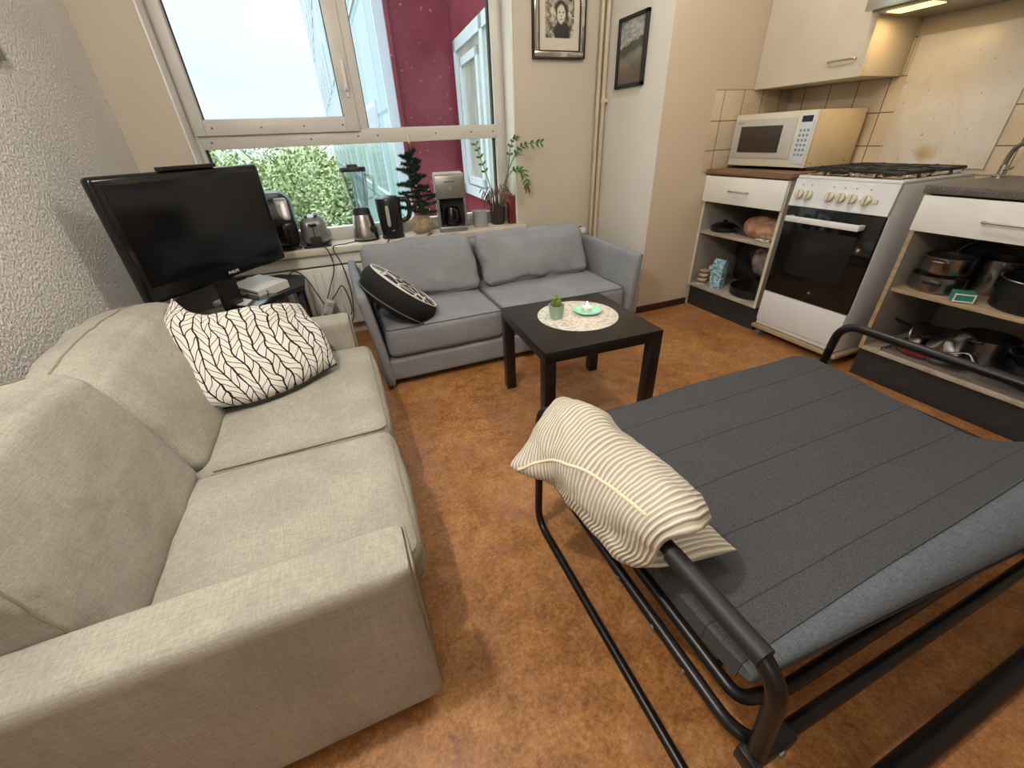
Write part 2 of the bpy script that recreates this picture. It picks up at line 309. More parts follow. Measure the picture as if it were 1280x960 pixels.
# ------------------------------------------------------------------ mesh helpers
class B:
    def __init__(s): s.b = bmesh.new(); s.uvl = None
    def box(s, x0, y0, z0, x1, y1, z1, bev=0, seg=2, M=None):
        co = [(x, y, z) for z in (z0, z1) for y in (y0, y1) for x in (x0, x1)]
        v = [s.b.verts.new(c) for c in co]
        fs = [s.b.faces.new([v[i] for i in f]) for f in ((0, 2, 3, 1), (4, 5, 7, 6), (0, 1, 5, 4), (2, 6, 7, 3), (0, 4, 6, 2), (1, 3, 7, 5))]
        vs = set(v)
        if bev:
            es = list({e for f in fs for e in f.edges})
            r = bmesh.ops.bevel(s.b, geom=es, offset=bev, segments=seg, profile=.5, affect='EDGES')
            vs = {q for q in vs if q.is_valid} | set(r['verts'])
        if M is not None: bmesh.ops.transform(s.b, matrix=M, verts=list(vs))
        return s
    def prism(s, poly, z0, z1, M=None):
        a = [s.b.verts.new((x, y, z0)) for x, y in poly]; b = [s.b.verts.new((x, y, z1)) for x, y in poly]
        s.b.faces.new(a[::-1]); s.b.faces.new(b); n = len(a)
        for i in range(n): s.b.faces.new((a[i], a[(i + 1) % n], b[(i + 1) % n], b[i]))
        if M is not None: bmesh.ops.transform(s.b, matrix=M, verts=a + b)
        return s
    def tube(s, pts, r, seg=10, closed=False, caps=True, flat=1.0):
        pts = [Vector(p) for p in pts]; n = len(pts); rs = r if isinstance(r, (list, tuple)) else [r] * n
        T = []
        for i in range(n):
            a = pts[(i - 1) % n] if (closed or i) else pts[0]; b = pts[(i + 1) % n] if (closed or i < n - 1) else pts[-1]
            d = b - a; T.append(d.normalized() if d.length > 1e-9 else Vector((0, 0, 1)))
        up = Vector((0, 0, 1)) if abs(T[0].z) < .9 else Vector((1, 0, 0)); u = T[0].cross(up).normalized(); rings = []
        for i in range(n):
            u = (u - T[i] * u.dot(T[i]))
            u = u.normalized() if u.length > 1e-6 else T[i].orthogonal().normalized()
            w = T[i].cross(u)
            rings.append([s.b.verts.new(pts[i] + (u * math.cos(2 * PI * k / seg) + w * math.sin(2 * PI * k / seg) * flat) * rs[i]) for k in range(seg)])
        m = n if closed else n - 1
        for i in range(m):
            A, Bb = rings[i], rings[(i + 1) % n]
            for k in range(seg): s.b.faces.new((A[k], A[(k + 1) % seg], Bb[(k + 1) % seg], Bb[k]))
        if caps and not closed: s.b.faces.new(rings[0][::-1]); s.b.faces.new(rings[-1])
        return s
    def lathe(s, prof, c=(0, 0, 0), seg=32, M=None, cap0=True, cap1=True):
        T = Matrix.Translation(c) @ (M if M is not None else Matrix()); rings = []
        for r, z in prof: rings.append([s.b.verts.new(T @ Vector((max(r, 1e-4) * math.cos(2 * PI * k / seg), max(r, 1e-4) * math.sin(2 * PI * k / seg), z))) for k in range(seg)])
        for i in range(len(rings) - 1):
            for k in range(seg): s.b.faces.new((rings[i][k], rings[i][(k + 1) % seg], rings[i + 1][(k + 1) % seg], rings[i + 1][k]))
        if cap0: s.b.faces.new(rings[0][::-1])
        if cap1: s.b.faces.new(rings[-1])
        return s
    def soft(s, x0, y0, z0, x1, y1, z1, r=.04, bulge=(0, 0, 0), n=22, wr=0, ws=6, M=None, seed=0, fn=None):
        """rounded, slightly inflated cushion box"""
        c = Vector(((x0 + x1) / 2, (y0 + y1) / 2, (z0 + z1) / 2)); h = Vector(((x1 - x0) / 2, (y1 - y0) / 2, (z1 - z0) / 2))
        bm2 = bmesh.new(); bmesh.ops.create_cube(bm2, size=2); bmesh.ops.subdivide_edges(bm2, edges=bm2.edges[:], cuts=n, use_grid_fill=True)
        mp = {}
        for v in bm2.verts:
            q = v.co.copy(); p = Vector((q.x * h.x, q.y * h.y, q.z * h.z))
            inner = Vector([max(-(h[i] - r), min(h[i] - r, p[i])) for i in range(3)])
            d = p - inner
            if d.length > 1e-9:
                m = max(abs(d[i]) for i in range(3)); p = inner + d.normalized() * m
            for i in range(3):
                j, k = (i + 1) % 3, (i + 2) % 3
                p[i] += bulge[i] * (p[i] / h[i]) * max(0, 1 - q[j] ** 2) * max(0, 1 - q[k] ** 2)
            if wr:
                w = noise.fractal((p + c) * ws + Vector((seed * 7.3, 0, 0)), 1.0, 2.0, 4) * wr
                p += p.normalized() * w
            p = p + c
            if fn: p = fn(p, q)
            if M is not None: p = M @ p
            mp[v] = s.b.verts.new(p)
        for f in bm2.faces: s.b.faces.new([mp[v] for v in f.verts])
        bm2.free(); return s
    def ball(s, c, r, sc=(1, 1, 1), sub=3, wr=0, ws=8):
        r0 = bmesh.ops.create_icosphere(s.b, subdivisions=sub, radius=1)
        for v in r0['verts']:
            k = 1 + (noise.fractal(Vector(c) * 3 + v.co * ws * .3, 1, 2, 3) * wr if wr else 0)
            v.co = Vector(c) + Vector((v.co.x * sc[0], v.co.y * sc[1], v.co.z * sc[2])) * r * k
        return s
    def quad(s, pts, uv=False):
        vs = [s.b.verts.new(p) for p in pts]; f = s.b.faces.new(vs)
        if uv:
            if s.uvl is None: s.uvl = s.b.loops.layers.uv.new('UVMap')
            for l, c in zip(f.loops, ((0, 0), (1, 0), (1, 1), (0, 1))): l[s.uvl].uv = c
        return s
    def pillow(s, ctrl, T, nu=40, nv=40, pw=4, wr=.004, ws=9, seed=0, ex=.5):
        """closed pillow around the smooth surface through an m x n grid of control points"""
        m, n = len(ctrl), len(ctrl[0]); G = [[Vector(p) for p in row] for row in ctrl]
        def cr1(P, t):
            k = len(P) - 1; x = t * k; i = min(int(x), k - 1); f = x - i
            if k == 1: return P[0].lerp(P[1], t)
            p0 = P[i - 1] if i else P[0] * 2 - P[1]; p1 = P[i]; p2 = P[i + 1]; p3 = P[i + 2] if i + 2 <= k else P[k] * 2 - P[k - 1]
            return .5 * (2 * p1 + (p2 - p0) * f + (2 * p0 - 5 * p1 + 4 * p2 - p3) * f * f + (3 * p1 - p0 - 3 * p2 + p3) * f ** 3)
        def P(u, v): return cr1([cr1(G[i], v) for i in range(m)], u)
        s.uvl = s.uvl or s.b.loops.layers.uv.new('UVMap')
        for side in (1, -1):
            V = []
            for i in range(nu + 1):
                row = []
                for j in range(nv + 1):
                    u, v = i / nu, j / nv; p = P(u, v); e = 1e-3
                    du = P(min(1, u + e), v) - P(max(0, u - e), v); dv = P(u, min(1, v + e)) - P(u, max(0, v - e))
                    nn = du.cross(dv); nn = nn.normalized() if nn.length > 0 else Vector((0, 0, 1))
                    a, b = 2 * u - 1, 2 * v - 1
                    th = T * (max(0, 1 - abs(a) ** pw) * max(0, 1 - abs(b) ** pw)) ** ex
                    w = noise.fractal(p * ws + Vector((seed * 3.1, side * 5, 0)), 1, 2, 4) * wr * min(1, th / T * 2)
                    row.append(s.b.verts.new(p + nn * side * (th + w)))
                V.append(row)
            for i in range(nu):
                for j in range(nv):
                    q = [V[i][j], V[i + 1][j], V[i + 1][j + 1], V[i][j + 1]]; uvs = [(i / nu, j / nv), ((i + 1) / nu, j / nv), ((i + 1) / nu, (j + 1) / nv), (i / nu, (j + 1) / nv)]
                    if side < 0: q.reverse(); uvs.reverse()
                    f = s.b.faces.new(q)
                    for l, c in zip(f.loops, uvs): l[s.uvl].uv = c
        bmesh.ops.remove_doubles(s.b, verts=s.b.verts[:], dist=1e-6)
        return s
    def build(s, name, mat, parent=None, sharp=38, normals=True):
        if normals: bmesh.ops.recalc_face_normals(s.b, faces=s.b.faces[:])
        me = bpy.data.meshes.new(name)
        if parent is not None and parent in ROOT: s.b.transform(ROOT[parent].inverted())
        s.b.to_mesh(me); s.b.free(); me.materials.append(MT[mat] if isinstance(mat, str) else mat)
        me.polygons.foreach_set('use_smooth', [True] * len(me.polygons)); me.set_sharp_from_angle(angle=math.radians(sharp))
        o = bpy.data.objects.new(name, me); C.objects.link(o)
        if parent is not None:
            o.parent = parent
            if parent in ROOT: ROOT[o] = ROOT[parent]
        return o
ROOT = {}
def seam(o, pts, r=.003, mat='seam', name='seam', n=10, closed=False):
    """a sewn seam laid on the surface of part o"""
    T = ROOT[o]; vs = [T @ v.co for v in o.data.vertices]; bv = BVHTree.FromPolygons(vs, [tuple(p.vertices) for p in o.data.polygons])
    out = []
    for p in bez(pts, n):
        q = bv.find_nearest(p); out.append(q[0] + q[1] * r * .2)
    return B().tube(out, r, 6).build(name, mat, o)
def thing(name, label, cat, loc=(0, 0, 0), rz=0, group=None):
    o = bpy.data.objects.new(name, None); C.objects.link(o); o.empty_display_size = .05
    o.location = loc; o.rotation_euler = (0, 0, rz); o['label'] = label; o['category'] = cat
    if group: o['group'] = group
    ROOT[o] = Matrix.Translation(loc) @ Matrix.Rotation(rz, 4, 'Z'); return o
def tag(o, label, cat, group=None):
    o['label'] = label; o['category'] = cat
    if group: o['group'] = group
    return o
def center(o):
    """put a single mesh's origin at its own base"""
    me = o.data; xs = [v.co for v in me.vertices]
    c = Vector((sum(v.x for v in xs) / len(xs), sum(v.y for v in xs) / len(xs), min(v.z for v in xs)))
    me.transform(Matrix.Translation(-c)); o.location = c; return o
def struct(name, b, mat, parent=None):
    o = b.build(name, mat, parent)
    if parent is None: o['kind'] = 'structure'
    return o
def bez(pts, n=8):
    """Catmull-Rom through points"""
    P = [Vector(p) for p in pts]; out = []
    for i in range(len(P) - 1):
        p0 = P[i - 1] if i else P[0]; p1, p2 = P[i], P[i + 1]; p3 = P[i + 2] if i + 2 < len(P) else P[-1]
        for k in range(n):
            f = k / n; out.append(.5 * (2 * p1 + (p2 - p0) * f + (2 * p0 - 5 * p1 + 4 * p2 - p3) * f * f + (3 * p1 - p0 - 3 * p2 + p3) * f ** 3))
    out.append(P[-1]); return out
def fillet(pts, r, n=7):
    P = [Vector(p) for p in pts]; out = [P[0]]
    for i in range(1, len(P) - 1):
        a = (P[i - 1] - P[i]); b = (P[i + 1] - P[i]); d = min(r, a.length * .49, b.length * .49)
        A = P[i] + a.normalized() * d; Bq = P[i] + b.normalized() * d
        for k in range(n + 1):
            f = k / n; out.append(A * (1 - f) ** 2 + P[i] * 2 * f * (1 - f) + Bq * f * f)
    out.append(P[-1]); return out
def text(body, size, mat, parent, Mx, name='lettering', ex=.0006):
    cu = bpy.data.curves.new(name, 'FONT'); cu.body = body; cu.size = size; cu.extrude = ex; cu.align_x = 'CENTER'; cu.align_y = 'CENTER'
    o = bpy.data.objects.new(name, cu); me = o.data
    dg = bpy.context.evaluated_depsgraph_get()
    C.objects.link(o); bpy.context.view_layer.update(); dg = bpy.context.evaluated_depsgraph_get()
    m = bpy.data.meshes.new_from_object(o.evaluated_get(dg)); bpy.data.objects.remove(o)
    m.transform(ROOT[parent].inverted() @ Mx if parent in ROOT else Mx); m.materials.clear(); m.materials.append(MT[mat])
    q = bpy.data.objects.new(name, m); C.objects.link(q); q.parent = parent
    if parent in ROOT: ROOT[q] = ROOT[parent]
    return q
def axes(x, y, z, o): # matrix from columns
    M = Matrix((Vector(x), Vector(y), Vector(z))).transposed().to_4x4(); M.translation = Vector(o); return M

# ------------------------------------------------------------------ the room
XL, XR, YW, YC, XC, H, YB = -.905, 3.0, 3.0, 2.36, 1.95, 2.6, -2.6
OL, OR, SZ, OT = -.645, 1.267, .62, 2.35
struct('floor', B().box(XL - .15, YB - .15, -.06, XR + .15, 3.3, 0), 'floor')
struct('ceiling', B().box(XL - .15, YB - .15, H, XR + .15, 3.3, H + .06), 'ceiling')
struct('wall_left', B().box(XL - .12, YB, 0, XL, 3.3, H), 'plaster')
struct('wall_window', B().box(XL, YW, 0, OL, 3.3, H).box(OR, YW, 0, XC, 3.3, H).box(OL, YW, 0, OR, 3.3, SZ - .045).box(OL, YW, OT, OR, 3.3, H), 'wall_cream')
t_ = B(); t_.box(OL, YW + .003, SZ, OL + .012, 3.22, OT, .002); t_.box(OR - .012, YW + .003, SZ, OR, 3.22, OT, .002); t_.box(OL, YW + .003, OT - .012, OR, 3.22, OT, .002)
struct('trim_1', t_, 'white_paint')
struct('wall_corner', B().box(XC, YC, 0, XC + .1, 3.3, H), 'wall_white')
struct('wall_kitchen_end', B().box(XC + .0015, YC - .002, 0, XR, YC + .1, H), 'wall_tan')
struct('wall_right', B().box(XR, YB, 0, XR + .12, YC + .1, H), 'wall_cream')
struct('wall_back', B().box(XL - .12, YB - .12, 0, XR + .12, YB, H), 'wall_cream')
struct('baseboard_kitchen_end', B().box(XC - .012, YC - .016, 0, 2.40, YC - .003, .05, .003), plain('dark_brown_baseboard', (.045, .018, .010), .5))
struct('trim_2', B().box(2.34, YC - .010, .93, XR, YC - .0025, 1.38, .002).box(2.992, 1.20, .93, XR + .001, YC, 1.38).box(2.992, -.4, .93, XR + .001, 1.2, 1.5).box(2.992, 1.715, 1.38, XR+.001, 1.73, 1.6), 'tiles')

# ------------------------------------------------------------------ window
w = bpy.data.objects.new('window_1', None); C.objects.link(w); w['kind'] = 'structure'; w.location = (.31, 3.2, SZ); ROOT[w] = Matrix.Translation((.31, 3.2, SZ))
FY0, FY1 = 3.16, 3.235
f = B()
f.box(OL + .012, FY0, SZ, -.609, FY1, OT - .012, .003); f.box(1.183, FY0, SZ, OR - .012, FY1, OT - .012, .003)
f.box(-.609, FY0, SZ, 1.183, FY1, .70, .003); f.box(-.609, FY0, 1.180, 1.183, FY1, 1.262, .003)
f.box(.262, FY0, 1.262, .322, FY1, OT - .012, .003); f.box(-.609, FY0, 2.26, 1.183, FY1, OT - .012, .003)
fr = f.build('window_frame', 'frame_pvc', w)
g = B()
for a in ((-.6095, FY0 + .03, .70, -.600, FY1 - .01, 1.18), (1.173, FY0 + .03, .70, 1.183, FY1 - .01, 1.18), (1.174, FY0 + .03, 1.262, 1.183, FY1 - .01, 2.26), (.322, FY0 + .03, 1.262, .329, FY1 - .01, 2.26)): g.box(*a)
g.build('gasket', 'rubber', fr)
s_ = B(); SY = FY0 - .022
s_.box(-.622, SY, 1.248, -.566, FY1 - .01, 2.27, .004); s_.box(.190, SY, 1.248, .268, FY1 - .01, 2.27, .004)
s_.box(-.566, SY, 1.248, .190, FY1 - .01, 1.325, .004); s_.box(-.566, SY, 2.2, .190, FY1 - .01, 2.27, .004)
sash = s_.build('sash', 'frame_pvc', w)
B().box(-.566, 3.19, 1.325, -.560, 3.2, 2.2).box(-.566, 3.19, 1.325, .19, 3.2, 1.329).box(.185, 3.19, 1.325, .19, 3.2, 2.2).build('sash_gasket', 'rubber', sash)
h_ = B(); h_.box(.222, SY - .012, 1.42, .246, SY + .001, 1.50, .005); h_.tube(fillet([(.234, SY - .005, 1.455), (.234, SY - .045, 1.455), (.234, SY - .045, 1.60)], .02), .0085, 10)
h_.build('window_handle', 'white_paint', sash)
sc_ = B()
for x, z, yy in ((-.53, 1.285, SY), (-.28, 1.283, SY), (-.05, 1.283, SY), (.17, 1.283, SY), (-.03, 1.215, FY0), (.25, 1.222, FY0), (.37, 1.222, FY0), (.75, 1.222, FY0), (1.0, 1.222, FY0), (1.16, 1.222, FY0), (-.56, 1.215, FY0)):
    sc_.lathe([(.0055, 0), (.0055, .002)], (x, yy + .0005, z), 12, Matrix.Rotation(PI / 2, 4, 'X'))
sc_.build('screw_caps', 'screw', fr)
for (a, b, c_, d_) in ((-.566, .19, 1.325, 2.2), (.322, 1.183, 1.262, 2.26), (-.609, 1.183, .70, 1.18)):
    B().box(a - .005, 3.20, c_ - .005, b + .005, 3.206, d_ + .005).build('pane', 'pane', w)
struct('trim_3', B().box(OL - .03 - .22, 2.925, SZ - .042, OR + .035, FY0 + .002, SZ, .006), 'sill')   # window sill board
struct('trim_4', B().box(OL - .2, 2.955, .505, OR + .02, YW, SZ - .043, .003), 'white_paint')

# ------------------------------------------------------------------ radiator and pipes
r = thing('radiator', 'cream panel radiator below the window sill, behind the grey sofa', 'radiator', (.4, 2.93, .1))
pb = B(); x = -.60
pb.box(-.60, 2.915, .10, 1.66, 2.948, .50, .008)
while x < 1.64: pb.box(x, 2.909, .13, x + .038, 2.918, .475, .004); x += .048
pb.build('panel', 'white_paint', r)
B().box(-.58, 2.948, .14, -.55, 2.999, .2).build('bracket', 'white_paint', r); B().box(1.5, 2.948, .14, 1.53, 2.999, .2).build('bracket', 'white_paint', r)
v_ = B(); v_.lathe([(.024, 0), (.026, .02), (.022, .045), (.012, .05)], (1.775, 2.93, .53), 20, Matrix.Rotation(PI / 2, 4, 'X')); v_.build('valve_knob', 'white_plastic', r)
v_ = B(); v_.tube(fillet([(1.65, 2.93, .45), (1.72, 2.93, .45), (1.775, 2.935, .45), (1.775, 2.935, .55)], .02), .011); v_.lathe([(.028, 0), (.028, .012)], (1.775, 2.95, .53), 20, Matrix.Rotation(PI / 2, 4, 'X')); v_.build('valve', 'matte_black', r)
for i, x in enumerate((1.875, 1.918)):
    q = thing('heating_pipe', ['thin cream vertical heating pipe, the one nearer the framed black and white print', 'thin cream vertical heating pipe tucked into the corner beside the white wall'][i], 'pipe', (x, 2.955, 0), group='heating pipes in the corner')
    B().tube([(x, 2.955, 0.0), (x, 2.955, H)], .0125 if i == 0 else .015, 14).build('pipe', 'pipe', q)
    if i: B().box(x - .005, 2.935, 1.36, 1.949, 2.975, 1.385, .004).lathe([(.02, 0), (.02, .022)], (x, 2.955, 1.36), 18).build('clip', 'pipe', q)

# ------------------------------------------------------------------ beige sofa
s = thing('beige_sofa', 'beige linen two seat sofa along the rough plaster wall', 'sofa', (-.45, 1.25, 0))
# base
B().soft(-.86, .60, .05, -.03, 1.90, .26, .02, (0, 0, 0), 14, .002, 5).build('base', 'beige', s)
def arm(y0, y1, x1, seed):
    def fn(p, q):
        k = max(0, (p.z - .05) / .45); k = min(1, k)
        p.y += (.012 if seed == 0 else -.012) * (1 - k) * (-1) * (1 if (seed == 0) == (q.y < 0) else 0); return p
    b = B().soft(-.86, y0, .035, x1, y1, .505, .020, (.0, .004, .004), 26, .004, 5, seed=seed, fn=fn); return b.build('armrest', 'beige', s)
a1 = arm(.505, .632, -.018, 0); a2 = arm(1.865, 1.99, -.045, 1)
for o_, y0, y1, xx in ((a1, .509, .628, -.015), (a2, 1.869, 1.986, -.042)):
    B().tube(fillet([(xx, y0 + .006, .05), (xx, y0 + .006, .497), (xx, y1 - .006, .497), (xx, y1 - .006, .05)], .02), .003, 6).build('seam', 'seam', o_)
lg = [(-.08, .56), (-.80, .56), (-.08, 1.93), (-.80, 1.93)]
for x, y in lg: B().box(x - .025, y - .025, 0, x + .025, y + .025, .06, .003).build('leg', 'wood_dark', s)
for i, (y0, y1) in enumerate(((.635, 1.150), (1.152, 1.860))):
    c_ = B().soft(-.80, y0, .255, .012, y1, .385, .045, (.012, .006, .022), 34, .006, 6, seed=i + 2)
    sc = c_.build('seat_cushion', 'beige', s)
    B().tube(fillet([(-.5, y0 + .008, .372), (.002, y0 + .008, .372), (.002, y1 - .008, .372), (-.5, y1 - .008, .372)], .04), .0025, 6).tube(fillet([(-.1, y0 + .006, .275), (.008, y0 + .006, .275), (.008, y1 - .006, .275), (-.1, y1 - .006, .275)], .04), .0025, 6).build('seam', 'seam', sc)
B().soft(-.895, .55, .05, -.80, 1.95, .56, .03, (0, 0, 0), 14, .003).build('back_frame', 'beige', s)
def backc(y0, y1, zt, xt, seed, th=.15, xf=-.50, bu=.018):
    # leaning, inflated cushion: bottom front at x=-.50, leaning back to the wall
    def fn(p, q):
        k = max(0, (p.z - .38) / (zt - .38))
        p.x += (xt + .50) * k ** 1.2 * 1.0
        p.z -= .035 * (q.y ** 2) * max(0, q.z) ; p.y += 0
        return p
    return B().soft(-.50 - 2 * th + .05, y0, .375, xf, y1, zt, .042, (bu, .006, .016), 48, .0075, 7, seed=seed, fn=fn)
o1 = backc(.625, 1.150, .785, -.61, 5, .12, -.515, .010).build('back_cushion', 'beige', s)
o2 = backc(1.155, 1.850, .735, -.63, 9, .12).build('back_cushion', 'beige', s)
seam(o1, [(-.70, .635, .60), (-.71, .645, .72), (-.70, .70, .79), (-.69, .88, .82), (-.70, 1.08, .79), (-.71, 1.13, .72), (-.70, 1.14, .60)])
seam(o2, [(-.74, 1.16, .55), (-.74, 1.17, .68), (-.73, 1.25, .74), (-.72, 1.50, .77), (-.73, 1.76, .74), (-.74, 1.83, .68), (-.74, 1.84, .55)])
seam(o1, [(-.56, .635, .45), (-.60, .64, .62), (-.63, .66, .76)], .002); seam(o2, [(-.56, 1.85, .45), (-.60, 1.84, .60), (-.65, 1.82, .71)], .002)

# leaf print cushion
q = thing('scatter_cushion', 'white cushion with black leaf line print on the beige sofa', 'cushion', (-.4, 1.65, .41))
pb = B().pillow([[(-.60, 1.74, .735), (-.52, 1.68, .665), (-.38, 1.72, .66), (-.22, 1.83, .62)],
                 [(-.635, 1.63, .645), (-.52, 1.60, .61), (-.36, 1.66, .60), (-.20, 1.80, .57)],
                 [(-.60, 1.47, .50), (-.48, 1.49, .51), (-.32, 1.56, .51), (-.15, 1.70, .50)],
                 [(-.54, 1.45, .43), (-.42, 1.43, .425), (-.28, 1.48, .425), (-.13, 1.60, .43)]], .055, 56, 56, 6, .012, 9, 3)
cc = pb.build('cover', 'leafprint', q)
B().tube(bez([(-.54, 1.447, .426), (-.42, 1.428, .422), (-.28, 1.478, .422), (-.13, 1.60, .428)]), .004, 6).build('piping', 'matte_black', cc)

# ------------------------------------------------------------------ grey sofa
s = thing('grey_sofa', 'grey fabric two seat sofa below the window', 'sofa', (.83, 2.4, 0))
B().soft(.085, 2.06, .035, 1.615, 2.82, .165, .02, (0, 0, 0), 16, .001).build('base', 'grey_fab', s)
def garm(sgn):
    # flared thin arm; x runs outward with height
    def fn(p, q):
        k = max(0, min(1, (p.z) / .545)); p.x += sgn * .055 * (k ** 1.5)
        p.z -= .055 * max(0, (p.y - 2.05) / .8) * 0
        return p
    x0, x1 = (.052, .105) if sgn < 0 else (1.590, 1.643)
    return B().soft(x0, 2.035, .01, x1, 2.86, .545, .024, (0, 0, 0), 26, .002, 5, fn=fn).build('armrest', 'grey_fab', s)
garm(-1); garm(1)
B().soft(.09, 2.74, .10, 1.61, 2.875, .60, .03, (0, 0, 0), 22, .002).build('back', 'grey_fab', s)
for i, (x0, x1) in enumerate(((.10, .765), (.768, 1.60))):
    c_ = B().soft(x0, 2.062, .165, x1, 2.78, .345, .04, (.004, .01, .018), 30, .004, 6, seed=i).build('seat_cushion', 'grey_fab', s)
    B().tube(fillet([(x0 + .005, 2.5, .335), (x0 + .005, 2.068, .335), (x1 - .005, 2.068, .335), (x1 - .005, 2.5, .335)], .03), .002, 6).build('piping', 'grey_piping', c_)
def gback(x0, x1, zt, seed):
    def fn(p, q):
        k = (p.z - .36) / (zt - .36)
        p.y += .16 * k
        p.z += .018 * (q.x ** 4) * max(0, q.z) ** 3
        p.y += .02 * math.sin(p.x * 9 + seed)*max(0, q.z)
        return p
    return B().soft(x0, 2.42, .36, x1, 2.56, zt, .05, (0, .04, .012), 40, .016, 7, seed=seed, fn=fn).build('back_cushion', 'grey_fab', s)
gback(.085, .765, .655, 3); gback(.80, 1.56, .635, 4)
for x, y in ((.16, 2.14), (1.54, 2.14), (.16, 2.76), (1.54, 2.76)): B().lathe([(.018, 0), (.02, .04)], (x, y, 0), 16).build('foot', 'matte_black', s)

# round charcoal cushion
ax = Vector((.64, .02, .76)).normalized(); up = Vector((-.72, .05, .64)); up = (up - ax * up.dot(ax)).normalized(); sd = ax.cross(up)
q = thing('round_cushion', 'thick round charcoal cushion with white line drawing leaning on the grey sofa arm', 'cushion', (.24, 2.25, .36))
Mx = axes(up, sd, ax, (.225, 2.23, .468))
prof = [(0.001, -.088), (.10, -.088), (.165, -.080), (.195, -.065), (.208, -.03), (.217, 0), (.215, .02), (.205, .045), (.19, .055)]
B().lathe(prof, (0, 0, 0), 56, Mx, True, True).build('cover', 'char_fab', q)
fb = B().lathe([(.192, .0555), (.14, .066), (.07, .072), (.001, .074)], (0, 0, 0), 56, Mx, True, True); fo = fb.build('printed_face', 'lineprint', q)
B().tube([Mx @ Vector((.196 * math.cos(a), .196 * math.sin(a), .056)) for a in [2 * PI * k / 60 for k in range(60)]], .004, 6, closed=True).build('piping', 'white_mark', q)
B().tube([Mx @ Vector((.208 * math.cos(a), .208 * math.sin(a), -.05)) for a in [2 * PI * k / 60 for k in range(60)]], .004, 6, closed=True).build('piping', 'grey_piping', q)

# ------------------------------------------------------------------ coffee table
TZ = .45
tc0 = Vector((.92, 1.528, 0)); s = thing('coffee_table', 'small square black-brown coffee table in front of the grey sofa', 'table', tc0, math.radians(-2.8 + 90 - 90))
def L(b, x0, y0, z0, x1, y1, z1, bev=.002): return b.box(x0, y0, z0, x1, y1, z1, bev)
Rz = ROOT[s]
def lbuild(b, name, mat, parent):
    # local coordinates of thing
    b.b.transform(Rz); return b.build(name, mat, parent)
hw = .275
lbuild(B().box(-hw, -hw, TZ - .05, hw, hw, TZ, .0025), 'tabletop', 'wood_dark', s)
for sx in (-1, 1):
    for sy in (-1, 1):
        lbuild(B().box(min(sx * hw, sx * (hw - .05)) , min(sy * hw, sy * (hw - .05)), 0, max(sx * hw, sx * (hw - .05)), max(sy * hw, sy * (hw - .05)), TZ - .051, .002), 'leg', 'wood_dark', s)
d = B().lathe([(.001, 0), (.185, 0), (.187, .001), (.187, .003), (.185, .004), (.001, .004)], (.943, 1.553, TZ), 64, None, False, False)
tag(center(d.build('doily', 'doily')), 'round cream placemat on the small black-brown table', 'placemat')
DZ = TZ + .004
s = thing('cactus_pot', 'small cactus in a pale green pot on the round placemat', 'plant', (.838, 1.565, DZ))
B().lathe([(.026, 0), (.030, .01), (.036, .055), (.037, .062), (.033, .062), (.031, .05)], (.838, 1.565, DZ), 28, None, True, True).build('pot', 'mint', s)
cb = B()
for dx, dy, hh in ((-.012, 0, .052), (.012, .006, .048), (0, -.012, .040), (.006, .014, .055)):
    n = 16; rr = [(.004, 0), (.011, .008), (.0125, hh * .6), (.009, hh * .9), (.001, hh)]
    cb.lathe(rr, (.838 + dx, 1.565 + dy, DZ + .05), n, None, True, True)
for i in range(60):
    a = random.random() * 2 * PI; r_ = .012; z = DZ + .06 + random.random() * .045; dx, dy, _ = random.choice(((-.012, 0, 0), (.012, .006, 0), (0, -.012, 0), (.006, .014, 0)))
    p0 = Vector((.838 + dx + r_ * math.cos(a), 1.565 + dy + r_ * math.sin(a), z)); cb.tube([p0, p0 + Vector((math.cos(a), math.sin(a), .5)) * .005], .0005, 4)
cb.build('cactus', 'cactus', s)
s = thing('candle_dish', 'turquoise saucer with a lit tealight on the round placemat', 'candle', (1.0, 1.56, DZ))
B().lathe([(.001, 0), (.045, 0), (.066, .011), (.067, .013), (.064, .013), (.044, .004), (.001, .004)], (1.0, 1.56, DZ), 40, None, False, False).build('saucer', 'aqua', s)
cd = B().lathe([(.019, .004), (.019, .022), (.017, .022), (.001, .020)], (1.005, 1.572, DZ), 24, None, True, True).build('tealight', 'wax', s)
B().lathe([(.001, .024), (.005, .030), (.004, .036), (.001, .048)], (1.005, 1.572, DZ), 12, None, True, True).build('flame', 'flame', cd)
lamp('candle_light', 'POINT', (1.005, 1.572, DZ + .055), .25, (1, .6, .25), shadow_soft_size=.006)

# ------------------------------------------------------------------ black metal sofa bed
s = thing('sofa_bed', 'black tubular metal sofa bed with dark grey mattress at the right', 'sofa bed', (1.08, .5, 0))
X0, X1 = .43, 1.735
def endframe(x, side):
    i = 1 if side == 'left' else -1
    fl = B(); fl.tube(fillet([(x - .012 * i, .875, .31), (x - .012 * i, .885, .014), (x - .018 * i, -.02, .014), (x - .015 * i, -.03, .25)], .07, 8), .0125, 12)
    fl.build('floor_frame', 'black_metal', s)
    ar = B(); ar.tube(fillet([(x, .905, .20), (x, .885, .505), (x + .005 * i, .115, .505), (x + .02 * i, .10, .26)], .075, 9), .0155, 14)
    a = ar.build('armrest', 'black_metal', s)
    B().tube([(x + .001, .34, .505), (x + .004, .145, .505)], .0185, 14).build('armrest_sleeve', 'matte_black', a)
    return a
endframe(X0, 'left'); endframe(X1, 'right')
